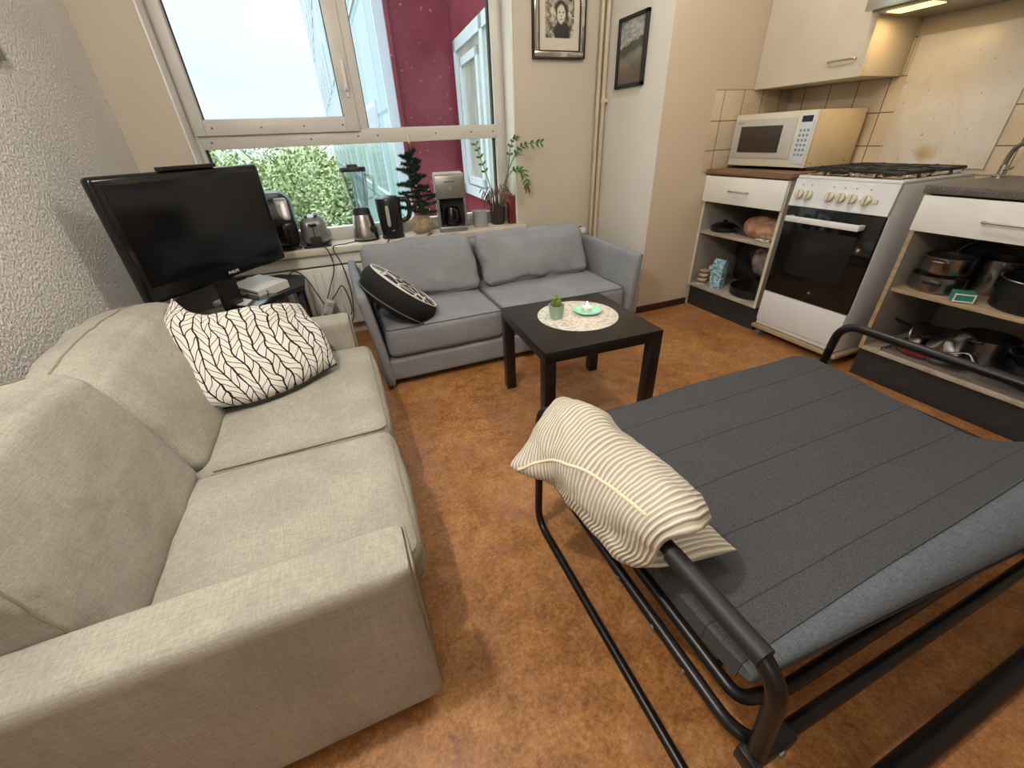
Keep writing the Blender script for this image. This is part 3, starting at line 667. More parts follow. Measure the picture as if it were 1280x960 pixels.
for x, i in ((X0, 1), (X1, -1)):
    B().tube(fillet([(x + .0 * i, .90, .285), (x, .135, .285), (x + .05 * i, .10, .26)], .05), .0125, 12).tube(fillet([(x + .035 * i, .88, .305), (x + .035 * i, .16, .305), (x + .09 * i, .15, .30)], .04), .0125, 12).build('side_rail', 'black_metal', s)
    B().box(x + .0 * i - .004, .085, .235, x + .10 * i + (.0), .12, .275, .004).build('bracket', 'black_metal', s)
    B().tube([(x, .90, .40), (x + .035 * i, .88, .40)], .008).build('brace', 'black_metal', s)
B().tube([(X0, .885, .265), (X1, .885, .265)], .0125).build('front_rail', 'black_metal', s)
B().tube([(X0 + .01, .105, .24), (X1, .105, .24)], .0135).build('back_rail', 'black_metal', s)
B().tube([(X0 + .08, .145, .285), (X1, .145, .285)], .0125).build('mattress_rail', 'black_metal', s)
B().tube([(X0, -.005, .02), (X1, -.005, .02)], .024).build('floor_bar', 'black_metal', s)
for (x, y, z) in ((X0 - .013, .45, .285), (X0 - .013, .33, .285), (X0 - .013, .24, .285)): B().lathe([(.006, 0), (.006, .004), (.003, .006)], (x, y, z), 10, Matrix.Rotation(-PI / 2, 4, 'Y')).build('bolt', 'alu', s)
bl = B(); bl.lathe([(.009, 0), (.009, .003), (.004, .006)], (X0 + .06, .084, .262), 14, Matrix.Rotation(PI / 2, 4, 'X'))
bl.build('bolt', 'alu', s)
sl = B()
for k in range(7): yy = .22 + k * .105; sl.tube([(X0 + .04, yy, .30), (X1 - .03, yy, .30)], .006, 8)
sl.build('slats', 'black_metal', s)
# mattress profile along y for every x: flat, droops at the front edge, rolls up at the back towards the right
mb = B(); NX, NY = 60, 70; TH = .045
def mp(x, k):
    f = (x - (X0 + .045)) / (X1 - X0 - .10)
    lift = .03 + .15 * max(0, f) ** .8
    yb = .185
    y = 1.0 - (1.0 - yb) * k
    z = .350 + .004 * math.sin(x * 9) * math.sin(y * 11)
    if y > .88: z -= .9 * (y - .88) ** 2 * 2.5
    e = max(0, (.42 - y) / .235); z += lift * e ** 2.2
    z += .004 * noise.noise(Vector((x * 5, y * 9, 0)))
    x = X0 + .045 + (x - X0 - .045) * (1 - .085 * k)
    return Vector((x, y, z))
top = [[mp(X0 + .045 + (X1 - X0 - .085) * i / NX, j / NY) for j in range(NY + 1)] for i in range(NX + 1)]
rad = TH
VT = [[mb.b.verts.new(p) for p in row] for row in top]; VB_ = [[mb.b.verts.new(p - Vector((0, 0, TH))) for p in row] for row in top]
for i in range(NX):
    for j in range(NY):
        mb.b.faces.new((VT[i][j], VT[i + 1][j], VT[i + 1][j + 1], VT[i][j + 1])); mb.b.faces.new((VB_[i][j], VB_[i][j + 1], VB_[i + 1][j + 1], VB_[i + 1][j]))
for i in range(NX):
    mb.b.faces.new((VT[i][0], VB_[i][0], VB_[i + 1][0], VT[i + 1][0])); mb.b.faces.new((VT[i][NY], VT[i + 1][NY], VB_[i + 1][NY], VB_[i][NY]))
for j in range(NY):
    mb.b.faces.new((VT[0][j], VT[0][j + 1], VB_[0][j + 1], VB_[0][j])); mb.b.faces.new((VT[NX][j], VB_[NX][j], VB_[NX][j + 1], VT[NX][j + 1]))
mo = mb.build('mattress', 'mattress', s)
# rolled outer face of the mattress, blue-grey side panel
eb = B(); NS = 14; prev = None; rows = []
for i in range(NX + 1):
    x = X0 + .047 + (X1 - X0 - .089) * i / NX; f = i / NX; p = mp(x, 1.0)
    dn = .03 + .13 * f ** .75; out = .028 + .085 * f ** .9
    row = []
    for k in range(NS + 1):
        a = k / NS * PI
        row.append(eb.b.verts.new((p.x, p.y - out * math.sin(a) + .004, p.z - .004 - dn * (1 - math.cos(a)) / 2 + .006 * math.sin(a))))
    rows.append(row)
for i in range(NX):
    for k in range(NS): eb.b.faces.new((rows[i][k], rows[i + 1][k], rows[i + 1][k + 1], rows[i][k + 1]))
    eb.b.faces.new((rows[i][0], rows[i][NS], rows[i + 1][NS], rows[i + 1][0]))
eb.b.faces.new(rows[0]); eb.b.faces.new(rows[-1][::-1])
eo = eb.build('mattress_side', 'mat_edge', mo)
pts = []
for i in range(0, NX + 1, 2):
    x = X0 + .047 + (X1 - X0 - .089) * i / NX; f = i / NX; p = mp(x, 1.0); dn = .03 + .13 * f ** .75; out = .028 + .085 * f ** .9; a = PI * .55
    pts.append((p.x, p.y - out * math.sin(a) + .003, p.z - .004 - dn * (1 - math.cos(a)) / 2 + .006 * math.sin(a)))
B().tube(pts, .003, 6).build('piping', 'matte_black', eo)

# cream cushion over the near armrest
q = thing('scatter_cushion', 'cream ribbed cushion folded over the armrest of the black sofa bed', 'cushion', (.45, .6, .40))
ctrl = [[(.60, .80, .405), (.62, .66, .40), (.62, .50, .40), (.632, .345, .398)],
        [(.50, .79, .412), (.50, .68, .408), (.49, .54, .402), (.50, .365, .40)],
        [(.39, .78, .425), (.40, .67, .415), (.40, .53, .41), (.415, .385, .412)],
        [(.268, .735, .452), (.372, .640, .468), (.395, .50, .458), (.41, .36, .46)],
        [(.365, .785, .495), (.38, .655, .535), (.40, .50, .535), (.415, .345, .54)],
        [(.455, .830, .540), (.45, .68, .568), (.465, .51, .560), (.465, .325, .565)],
        [(.505, .815, .520), (.525, .67, .530), (.55, .51, .525), (.545, .36, .520)]]
cb = B().pillow(ctrl, .030, 90, 60, 6, .016, 8, 2, .5); co_ = cb.build('cover', 'ribbed', q)
seam(co_, [(.278, .704, .462), (.347, .656, .51), (.368, .565, .55), (.378, .509, .56), (.388, .451, .57), (.396, .39, .575)], .0035, 'wax', 'zip_seam')

# ------------------------------------------------------------------ television corner
s = thing('tv_stand', 'black corner television stand behind the beige sofa', 'tv stand', (-.6, 2.5, 0))
poly = [(-.258, 2.575), (-.262, 2.80), (-.40, 2.90), (-.89, 2.90), (-.89, 2.05), (-.775, 2.05)]
B().prism(poly, .475, .50).build('top', 'black_stand', s)
pl2 = [(-.29, 2.575), (-.30, 2.78), (-.42, 2.87), (-.87, 2.87), (-.87, 2.08), (-.77, 2.08)]
B().prism(pl2, .24, .258).build('shelf', 'black_stand', s); B().prism(pl2, .04, .06).build('shelf', 'black_stand', s)
for x, y in ((-.295, 2.59), (-.295, 2.78), (-.86, 2.88), (-.86, 2.08), (-.76, 2.09)): B().box(x - .015, y - .015, 0, x + .015, y + .015, .476, .002).build('post', 'black_stand', s)
s = thing('television', 'black flat television on the corner stand', 'television', (-.58, 2.33, .50))
wx = Vector((.593, .805, 0)); nx = Vector((.805, -.593, 0)); o_ = Vector((-.757, 1.98, 0)); Wd = .770
def tv(u, d, z): p = o_ + wx * u + nx * d; return (p.x, p.y, z)
TM = axes(wx, -nx, Vector((0, 0, 1)), o_)
B().box(0, 0, .650, Wd, .045, 1.113, .018, 4, TM).build('housing', 'tv_gloss', s)
B().box(.035, -.0012, .715, Wd - .035, .01, 1.082, .0, 1, TM).build('screen', 'screen', s)
B().box(.12, .045, .72, Wd - .12, .085, 1.03, .02, 3, TM).build('back_housing', 'matte_black', s)
B().box(Wd / 2 - .05, .03, .515, Wd / 2 + .05, .06, .68, .005, 2, TM).build('neck', 'black_plastic', s)
B().box(Wd / 2 - .20, -.09, .501, Wd / 2 + .20, .13, .516, .006, 2, TM).build('foot', 'tv_gloss', s)
text('PHILIPS', .019, 'white_mark', s, axes(wx, (0, 0, 1), nx, Vector(tv(Wd * .54, .0012, .676))))
s = thing('sensor_bar', 'slim black sensor bar lying along the top edge of the television', 'sensor', tv(.36, -.02, 1.113))
B().box(.27, -.002, 1.1135, .53, .03, 1.128, .003, 2, TM).build('housing', 'matte_black', s)
B().box(.28, -.003, 1.116, .52, -.001, 1.126, .0, 1, TM).build('window', 'tv_gloss', s)
s = thing('game_console', 'flat white game console on the stand in front of the television', 'game console', (-.48, 2.6, .50))
p0 = Vector((-.461, 2.405, .5)); e1 = Vector((-.627, 2.622, .5)) - p0; e2 = Vector((-.33, 2.57, .5)) - p0
def par(b, a0, a1, c0, c1, z0, z1):
    P = [p0 + e1 * a + e2 * c for a, c in ((a0, c0), (a1, c0), (a1, c1), (a0, c1))]; b.prism([(p.x, p.y) for p in P], z0, z1); return b
par(B(), 0, 1, 0, 1, .501, .543).build('case', 'white_plastic', s)
par(B(), .03, .97, -.01, 0, .527, .533).build('disc_slot', 'matte_black', s)
par(B(), -.006, 0, .25, .30, .515, .532).build('button', 'grey_mark', s)
s = tag(center(B().prism([(-.675, 2.41), (-.505, 2.275), (-.49, 2.36), (-.635, 2.505)], .501, .519).build('adapter_box', 'white_plastic')), 'small flat white box on the stand left of the game console', 'box')

# ------------------------------------------------------------------ window sill things
s = thing('air_fryer', 'black air fryer on the sill, partly behind the television', 'air fryer', (-.345, 3.04, SZ))
B().soft(-.46, 2.935, SZ, -.245, 3.15, .945, .055, (.01, .01, .01), 20, 0, fn=lambda p, q: Vector((p.x * 1 - .00, p.y + .05 * max(0, (p.z - .80)) / .145, p.z))).build('body', 'black_plastic', s)
B().soft(-.325, 2.928, .80, -.250, 2.955, .92, .012, (0, 0, 0), 6, fn=lambda p, q: Vector((p.x, p.y + .33 * max(0, (p.z - .80)), p.z))).build('display_panel', 'alu', s)
B().soft(-.45, 2.925, .64, -.25, 2.95, .79, .015, (0, 0, 0), 6).build('basket', 'tv_gloss', s)
B().tube(fillet([(-.30, 2.93, .77), (-.30, 2.895, .77), (-.30, 2.895, .70), (-.30, 2.93, .69)], .02), .011).build('handle', 'black_plastic', s)
s = thing('toaster', 'stainless steel toaster on the sill between air fryer and blender', 'toaster', (-.14, 3.03, SZ))
B().soft(-.235, 2.955, SZ + .008, -.06, 3.14, .80, .055, (0, 0, .008), 18, fn=lambda p, q: Vector((-.147 + (p.x + .147) * (1 - .20 * max(0, (p.z - SZ) / .18)), p.y, p.z))).build('body', 'alu', s)
B().box(-.23, 2.96, SZ, -.065, 3.135, SZ + .012, .004).build('base', 'black_plastic', s)
B().box(-.185, 2.975, .803, -.165, 3.10, .81, .002).box(-.128, 2.975, .803, -.108, 3.10, .81, .002).build('slot', 'matte_black', s)
B().box(-.150, 2.948, .68, -.145, 2.957, .77).build('lever_slot', 'matte_black', s)
B().soft(-.172, 2.928, .752, -.122, 2.952, .77, .008, (0, 0, 0), 4).build('lever', 'black_plastic', s)
B().box(-.180, 2.948, .632, -.112, 2.957, .69, .003).build('control_plate', 'matte_black', s)
s = thing('blender', 'blender with a clear jug and steel base on the sill', 'blender', (.165, 3.05, SZ))
bx, by = .165, 3.05
B().lathe([(.082, 0), (.083, .012), (.078, .05), (.064, .14), (.060, .155)], (bx, by, SZ + .006), 36).build('base', 'steel', s)
B().lathe([(.084, 0), (.084, .012)], (bx, by, SZ), 36).build('foot_ring', 'black_plastic', s)
B().lathe([(.057, 0), (.052, .035)], (bx, by, .78), 30).build('collar', 'matte_black', s)
B().lathe([(.016, 0), (.022, .004), (.020, .022), (.012, .026)], (bx + .045, by - .058, .69), 20, Matrix.Rotation(math.radians(90), 4, 'X') @ Matrix.Rotation(.6, 4, 'Y')).build('dial', 'black_plastic', s)
jb = B(); ns = 36; prof = [(.045, .815), (.052, .84), (.066, .93), (.076, 1.035)]
rings = []
for r_, z in prof: rings.append([jb.b.verts.new((bx + r_ * (1 + .03 * math.cos(4 * 2 * PI * k / ns)) * math.cos(2 * PI * k / ns), by + r_ * (1 + .03 * math.cos(4 * 2 * PI * k / ns)) * math.sin(2 * PI * k / ns), z)) for k in range(ns)])
for i in range(3):
    for k in range(ns): jb.b.faces.new((rings[i][k], rings[i][(k + 1) % ns], rings[i + 1][(k + 1) % ns], rings[i + 1][k]))
jb.b.faces.new(rings[0]); jg = jb.build('jug', 'clear', s)
rb = B()
for k in range(6): a = k * PI / 3 + .3; rb.tube([(bx + .047 * math.cos(a), by + .047 * math.sin(a), .83), (bx + .068 * math.cos(a), by + .068 * math.sin(a), 1.0)], .0025, 6)
rb.build('jug_ribs', 'clear', jg)
B().tube(fillet([(bx + .062, by, 1.01), (bx + .112, by, 1.0), (bx + .105, by, .88), (bx + .058, by, .87)], .03), .007, 10).build('handle', 'clear', s)
B().lathe([(.078, 0), (.080, .01), (.076, .022), (.035, .024), (.03, .038), (.001, .04)], (bx, by, 1.033), 32).build('lid', 'matte_black', s)
s = thing('kettle', 'black electric kettle on the sill between blender and little tree', 'kettle', (.345, 3.03, SZ))
kx, ky = .342, 3.03
B().lathe([(.075, 0), (.075, .018), (.072, .02)], (kx, ky, SZ), 36).build('power_base', 'black_plastic', s)
B().lathe([(.070, 0), (.072, .02), (.078, .12), (.082, .215), (.078, .228), (.06, .238), (.001, .245)], (kx, ky, SZ + .02), 40).build('body', 'black_plastic', s)
B().soft(kx - .035, ky - .086, .70, kx - .012, ky - .068, .83, .009, (0, 0, 0), 6, fn=lambda p, q: Vector((p.x, p.y - .012 * max(0, (p.z - .70)) / .1, p.z))).build('water_gauge', 'grey_front', s)
B().tube(fillet([(kx + .065, ky, .855), (kx + .135, ky - .01, .850), (kx + .13, ky - .01, .74), (kx + .068, ky, .715)], .035), .013, 12, flat=1.2).build('handle', 'black_plastic', s)
B().tube([(kx - .012, ky - .0735, .672), (kx + .008, ky - .0735, .675)], .002, 6).build('logo_mark', 'white_mark', s)

# christmas tree
s = thing('little_fir_tree', 'small artificial fir tree in a burlap wrapped pot with gold hanger', 'plant', (.555, 3.06, SZ))
tx, ty = .553, 3.06
B().soft(tx - .062, ty - .055, SZ, tx + .062, ty + .055, .735, .035, (.01, .01, 0), 18, .008, 22).build('burlap_pot', 'burlap', s)
B().tube(bez([(tx, ty, .73), (tx + .01, ty, .85), (tx - .005, ty, .98), (tx - .012, ty, 1.13)]), .006, 8).build('trunk', 'bark', s)
nb = B(); random.seed(3)
def needles(p, q, n=90, ln=.022):
    p, q = Vector(p), Vector(q); d = (q - p)
    for i in range(n):
        c = p + d * random.random(); v = (d.normalized() * .5 + Vector((random.gauss(0, 1), random.gauss(0, 1), random.gauss(0, 1))).normalized()).normalized() * ln * random.uniform(.6, 1.1)
        w_ = v.cross(Vector((random.random(), random.random(), random.random()))).normalized() * .0026
        vs = [nb.b.verts.new(c - w_), nb.b.verts.new(c + w_), nb.b.verts.new(c + v)]; nb.b.faces.new(vs)
for k in range(44):
    f = k / 43; z = .745 + .365 * f; rad_ = (.125 * (1 - f) ** .7 + .03); a = k * 2.4
    if f > .45: rad_ *= .8 if math.cos(a) > 0 else 1.25
    p = (tx + .0 - .012 * f, ty, z); q_ = (p[0] + rad_ * math.cos(a), ty + rad_ * .75 * math.sin(a), z + .03 * math.sin(k * 1.7) + .01)
    nb.tube([p, q_], .0018, 4); needles(p, q_, 260, .026)
needles((tx - .012, ty, 1.08), (tx - .012, ty, 1.15), 60, .018)
nb.build('needles', 'needle', s, normals=False)
B().tube(bez([(tx - .012, ty - .01, 1.15), (tx - .004, ty - .02, 1.17), (tx - .02, ty - .02, 1.185), (tx - .008, ty - .015, 1.23), (tx + .004, ty - .015, 1.18)]), .002, 5).ball((tx - .011, ty - .02, 1.175), .009, sub=2).build('gold_hanger', 'gold', s)
for dx, dz in ((.05, .78), (-.03, .80), (.06, .90), (-.02, .93)): B().ball((tx + dx, ty - .09, dz), .006, sub=2).build('bauble', 'gold', s)

s = thing('coffee_maker', 'grey filter coffee maker on the sill right of the little tree', 'coffee maker', (.77, 3.06, SZ))
Rk = Matrix.Translation((.775, 3.06, 0)) @ Matrix.Rotation(math.radians(-10), 4, 'Z')
b = B(); b.box(-.10, .03, SZ, .10, .105, .98, .006, 2, Rk); b.box(-.10, -.095, .835, .10, .03, .98, .008, 2, Rk); b.box(-.10, -.095, SZ, .10, .03, .655, .006, 2, Rk)
b.box(-.10, -.095, .655, -.083, .03, .835, .002, 1, Rk); b.box(.083, -.095, .655, .10, .03, .835, .002, 1, Rk)
b.build('body', 'alu', s)
B().box(-.083, .0, .655, .083, .031, .835, 0, 1, Rk).build('recess', 'matte_black', s)
B().box(-.098, -.092, .98, .098, .103, .99, .004, 2, Rk).build('lid', 'grey_front', s)
ca = B().lathe([(.045, 0), (.056, .015), (.058, .05), (.045, .10), (.04, .115)], (0, 0, 0), 30, Rk @ Matrix.Translation((0, -.035, .662))).build('carafe', 'smoke', s)
B().tube([Rk @ Vector(p) for p in fillet([(0.0, -.092, .765), (.03, -.115, .765), (.03, -.115, .70), (.01, -.095, .69)], .02)], .008, 8).build('handle', 'black_plastic', ca)
B().lathe([(.014, 0), (.014, .006)], (0, 0, 0), 20, Rk @ Matrix.Translation((0, -.0945, .90)) @ Matrix.Rotation(PI / 2, 4, 'X')).build('button', 'chrome', s)
B().box(-.035, -.0965, .935, .035, -.094, .943, 0, 1, Rk).build('logo_mark', 'screw', s)
s = thing('grey_pot', 'small grey ceramic pot on the sill right of the coffee maker', 'pot', (.985, 3.06, SZ))
B().lathe([(.05, 0), (.055, .02), (.055, .11), (.051, .112), (.050, .10), (.001, .10)], (.985, 3.06, SZ), 32, None, True, False).build('pot', 'grey_ceramic', s)
B().lathe([(.049, 0), (.001, .004)], (.985, 3.06, SZ + .098), 24).build('soil', 'soil_pot', s)
s = thing('zamioculcas_plant', 'straggly houseplant with green stems and dry reddish leaves in a dark pot', 'plant', (1.13, 3.08, SZ))
px, py = 1.135, 3.085
B().lathe([(.045, 0), (.055, .02), (.06, .12), (.056, .125), (.054, .11), (.001, .11)], (px, py, SZ), 28).build('pot', 'soil_pot', s)
def leaf(b, p, d, up, ln, wd, droop=.2):
    p = Vector(p); d = Vector(d).normalized(); sd = d.cross(Vector(up)); sd = sd.normalized() if sd.length > .01 else Vector((1, 0, 0)); rows = []
    for i in range(5):
        f = i / 4; c = p + d * ln * f + Vector((0, 0, -droop * ln * f * f)); w_ = wd * math.sin(PI * min(.97, f * .93 + .04)) ; rows.append((b.b.verts.new(c - sd * w_), b.b.verts.new(c + Vector(up) * w_ * -.25), b.b.verts.new(c + sd * w_)))
    for i in range(4):
        for k in range(2): b.b.faces.new((rows[i][k], rows[i][k + 1], rows[i + 1][k + 1], rows[i + 1][k]))
sb = B(); gl = B(); dl = B(); random.seed(5)
stems = [[(px - .01, py, .73), (px - .05, py - .02, .87), (px - .10, py - .03, 1.02), (px - .14, py - .02, 1.15)],
         [(px + .02, py, .73), (px + .06, py - .04, .92), (px + .11, py - .09, 1.06), (px + .16, py - .14, 1.13), (px + .26, py - .20, 1.14)],
         [(px + .02, py, .73), (px + .04, py - .04, .86), (px + .08, py - .10, .97), (px + .14, py - .15, .985), (px + .17, py - .17, .90)],
         [(px + .03, py, .73), (px + .075, py - .03, .92), (px + .10, py - .06, 1.12), (px + .12, py - .10, 1.18)]]
for st in stems:
    P = bez(st, 10); sb.tube(P, [.0045 * (1 - .6 * i / len(P)) for i in range(len(P))], 6)
    for i in range(len(P) // 2 + 2, len(P), 3):
        for sgn in (-1, 1):
            d = (P[min(i + 1, len(P) - 1)] - P[i - 1]).normalized(); sd = Vector((d.z, .2, -d.x)) * sgn
            leaf(gl, P[i], d * .8 + sd, (0, -1, .2), random.uniform(.030, .045), .008)
sb.build('stems', 'leaf', s); gl.build('green_leaves', 'leaf', s, normals=False)
for i in range(60):
    a = random.random() * 2 * PI; p = Vector((px + .045 * math.cos(a), py + .04 * math.sin(a), .74)); q_ = p + Vector((math.cos(a) * random.uniform(.01, .07), -abs(math.sin(a)) * .04, random.uniform(.02, .15)))
    if q_.x > 1.22: q_.x = 1.22
    dl.tube([p, q_], .0018, 4); leaf(dl, q_, (math.cos(a) * .5, -.4, -1.0 + random.random() * .8), (0, -1, 0), random.uniform(.03, .07), .0045, .3)
for st in (stems[2][-1],): 
    for i in range(7): leaf(dl, st, (random.uniform(-.5, .5), -.2, -1), (0, -1, 0), .055, .006, .3)
dl.build('dry_leaves', 'dead', s, normals=False)
s = thing('red_tin', 'dark red patterned tin at the right end of the sill', 'tin', (1.235, 3.04, SZ))
B().box(1.205, 3.015, SZ, 1.252, 3.07, .81, .004).build('body', 'red_tin', s); B().box(1.203, 3.013, .795, 1.2535, 3.072, .815, .004).build('lid', 'red_enamel', s)

# cables
cab = [([(-.25, 3.10, .63), (-.16, 2.97, .625), (-.10, 2.91, .62), (-.085, 2.895, .50), (-.14, 2.86, .38), (-.20, 2.80, .27)], 'black cable hanging from the toaster down to the white power strip'),
       ([(.10, 2.98, .63), (.02, 2.93, .63), (-.06, 2.90, .62), (-.03, 2.885, .50), (-.02, 2.85, .30), (-.06, 2.83, .14), (-.14, 2.82, .20)], 'black cable looping beside the grey sofa arm from the blender'),
       ([(-.36, 2.74, .505), (-.31, 2.80, .53), (-.26, 2.84, .47), (-.22, 2.83, .36), (-.19, 2.81, .27)], 'black cable running from the game console to the power strip'),
       ([(-.20, 2.82, .26), (-.12, 2.86, .33), (-.06, 2.87, .38), (-.04, 2.85, .22), (-.10, 2.84, .17), (-.19, 2.83, .21)], 'black cable coiled by the power strip in front of the radiator'),
       ([(.31, 2.955, .625), (.295, 2.925, .626), (.275, 2.91, .60), (.265, 2.90, .56)], 'short black cable over the sill edge below the kettle'),
       ([(.60, 2.985, .625), (.57, 2.94, .626), (.545, 2.915, .615), (.53, 2.90, .57)], 'short black cable over the sill edge below the little tree')]
for P, lb in cab:
    tag(center(B().tube(bez(P, 10), .0035, 7).build('power_cable', 'matte_black')), lb, 'cable')
s = thing('power_strip', 'white power strip hanging among the cables beside the beige sofa', 'power strip', (-.20, 2.82, .20))
PM = Matrix.Translation((-.19, 2.815, .25)) @ Matrix.Rotation(.5, 4, 'Y') @ Matrix.Rotation(.2, 4, 'Z')
B().box(-.028, -.02, -.075, .028, .02, .075, .006, 2, PM).build('housing', 'white_plastic', s)
B().box(-.02, -.024, .035, .02, -.019, .065, .002, 1, PM).build('switch', 'grey_front', s)
B().box(-.02, -.045, -.055, .02, -.019, -.015, .005, 2, PM).build('plug', 'matte_black', s)

# ------------------------------------------------------------------ pictures
s = thing('framed_print', 'black and white portrait picture in a silver frame on the cream wall', 'picture', (1.575, 2.99, 1.6))
x0, x1, z0, z1 = 1.392, 1.765, 1.603, 2.06
fb = B()
def pframe(b, x0, x1, z0, z1, w, y0, y1, bev):
    b.box(x0, y0, z0, x1, y1, z0 + w, bev); b.box(x0, y0, z1 - w, x1, y1, z1, bev); b.box(x0, y0, z0 + w, x0 + w, y1, z1 - w, bev); b.box(x1 - w, y0, z0 + w, x1, y1, z1 - w, bev)
pframe(fb, x0, x1, z0, z1, .008, 2.968, 2.999, .001); fo = fb.build('outer_frame', 'matte_black', s)
fb = B(); pframe(fb, x0 + .008, x1 - .008, z0 + .008, z1 - .008, .030, 2.972, 2.999, .004); fb.build('mirror_frame', 'mirror_frame', s)
fb = B(); pframe(fb, x0 + .038, x1 - .038, z0 + .038, z1 - .038, .004, 2.970, 2.999, 0); fb.build('inner_rim', 'matte_black', s)
B().box(x0 + .04, 2.985, z0 + .04, x1 - .04, 2.992, z1 - .04).build('mount', 'mount', s)
B().quad([(x0 + .087, 2.984, z0 + .105), (x1 - .082, 2.984, z0 + .105), (x1 - .082, 2.984, z1 - .13), (x0 + .087, 2.984, z1 - .13)], True).build('print', 'photo_bw', s)
s = thing('framed_landscape', 'landscape photograph in a thin black frame on the white corner wall', 'picture', (1.94, 2.7, 1.42))
y0, y1, z0, z1 = 2.560, 2.845, 1.425, 1.785
fb = B()
for a in ((y0, z0, y1, z0 + .02), (y0, z1 - .02, y1, z1), (y0, z0, y0 + .02, z1), (y1 - .02, z0, y1, z1)): fb.box(1.926, a[0], a[1], 1.949, a[2], a[3], .002)
fb.build('frame', 'matte_black', s)
B().quad([(1.938, y1 - .02, z0 + .02), (1.938, y0 + .02, z0 + .02), (1.938, y0 + .02, z1 - .02), (1.938, y1 - .02, z1 - .02)], True).build('print', 'landscape', s)
s = thing('small_frame', 'edge of a small grey frame on the plaster wall at the far left', 'picture', (-.9, 2.0, 1.44))
B().box(-.904, 1.98, 1.455, -.888, 2.215, 1.70, .003).build('frame', 'alu', s); B().box(-.887, 2.0, 1.475, -.8865, 2.195, 1.68).build('print', 'mount', s)

# ------------------------------------------------------------------ kitchen
KX = 2.40
def handle(b, y0, y1, x, z):
    b.tube(fillet([(x, y0, z), (x - .025, y0, z), (x - .025, y1, z), (x, y1, z)], .012), .0045, 8)
# left base unit
s = thing('base_cabinet', 'open white base cabinet with one drawer left of the stove', 'cabinet', (2.7, 2.05, 0))
LY0, LY1 = 1.745, 2.352
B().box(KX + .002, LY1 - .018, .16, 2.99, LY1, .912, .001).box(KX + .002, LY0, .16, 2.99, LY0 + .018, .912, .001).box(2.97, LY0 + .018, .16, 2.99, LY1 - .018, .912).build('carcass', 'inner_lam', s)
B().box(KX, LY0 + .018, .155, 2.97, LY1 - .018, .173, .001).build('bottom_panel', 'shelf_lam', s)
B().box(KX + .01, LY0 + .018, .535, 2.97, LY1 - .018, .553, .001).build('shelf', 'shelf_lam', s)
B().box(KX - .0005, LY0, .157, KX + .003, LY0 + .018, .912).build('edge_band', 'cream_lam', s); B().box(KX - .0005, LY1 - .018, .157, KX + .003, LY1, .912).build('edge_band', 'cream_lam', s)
dr = B().box(KX - .018, LY0 + .003, .750, KX, LY1 - .003, .908, .002).build('drawer', 'white_lam', s)
hb = B(); handle(hb, 1.99, 2.13, KX - .018, .828); hb.build('handle', 'steel', dr)
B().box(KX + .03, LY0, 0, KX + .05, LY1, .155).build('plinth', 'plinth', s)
hb = B()
for k in range(5): hb.lathe([(.003, 0), (.003, .001)], (2.45 + .12 * (k % 2), LY1 - .018, .25 + .06 * k), 8, Matrix.Rotation(PI / 2, 4, 'X'))
hb.build('shelf_holes', 'matte_black', s)
tag(center(B().box(KX - .02, LY0 - .005, .915, 2.991, LY1 + .004, .945, .003).build('worktop', 'worktop_wood')), 'brown wood worktop slab under the microwave', 'worktop')
# right base unit
s = thing('base_cabinet', 'wide open white base cabinet with a drawer right of the stove', 'cabinet', (2.7, .5, 0))
RY0, RY1 = -.10, 1.11
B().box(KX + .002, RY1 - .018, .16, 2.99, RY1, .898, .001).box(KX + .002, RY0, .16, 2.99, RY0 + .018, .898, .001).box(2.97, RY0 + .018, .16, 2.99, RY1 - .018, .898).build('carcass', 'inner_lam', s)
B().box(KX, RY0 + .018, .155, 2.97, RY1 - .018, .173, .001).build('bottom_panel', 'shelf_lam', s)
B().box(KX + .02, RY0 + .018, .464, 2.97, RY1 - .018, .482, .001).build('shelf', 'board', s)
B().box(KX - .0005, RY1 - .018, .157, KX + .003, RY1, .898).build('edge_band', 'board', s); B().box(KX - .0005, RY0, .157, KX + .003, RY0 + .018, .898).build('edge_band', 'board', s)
dr = B().box(KX - .018, .505, .748, KX, RY1 - .003, .892, .002).build('drawer', 'white_lam', s)
hb = B(); handle(hb, .70, .875, KX - .018, .815); hb.build('handle', 'steel', dr)
dr = B().box(KX - .018, RY0 + .003, .748, KX, .500, .892, .002).build('drawer', 'white_lam', s)
hb = B(); handle(hb, .13, .30, KX - .018, .815); hb.build('handle', 'steel', dr)
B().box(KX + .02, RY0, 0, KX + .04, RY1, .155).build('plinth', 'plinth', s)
tag(center(B().box(KX - .02, RY0, .900, 2.991, RY1 + .006, .932, .003).build('worktop', 'worktop_grey')), 'dark grey speckled worktop slab to the right of the stove', 'worktop')
s = thing('faucet', 'curved steel sink tap at the right edge behind the grey worktop', 'tap', (2.85, 1.08, .932))
B().tube(bez([(2.87, 1.085, .934), (2.865, 1.085, 1.0), (2.85, 1.07, 1.05), (2.82, 1.02, 1.08), (2.77, .93, 1.085), (2.73, .87, 1.06), (2.725, .86, 1.03)], 8), .0095, 12).build('spout', 'alu', s)
B().lathe([(.024, 0), (.024, .006), (.014, .012), (.013, .05)], (2.87, 1.085, .932), 24).build('base', 'steel', s)
B().tube([(2.87, 1.085, .96), (2.83, 1.04, .975)], .006).build('lever', 'steel', s)

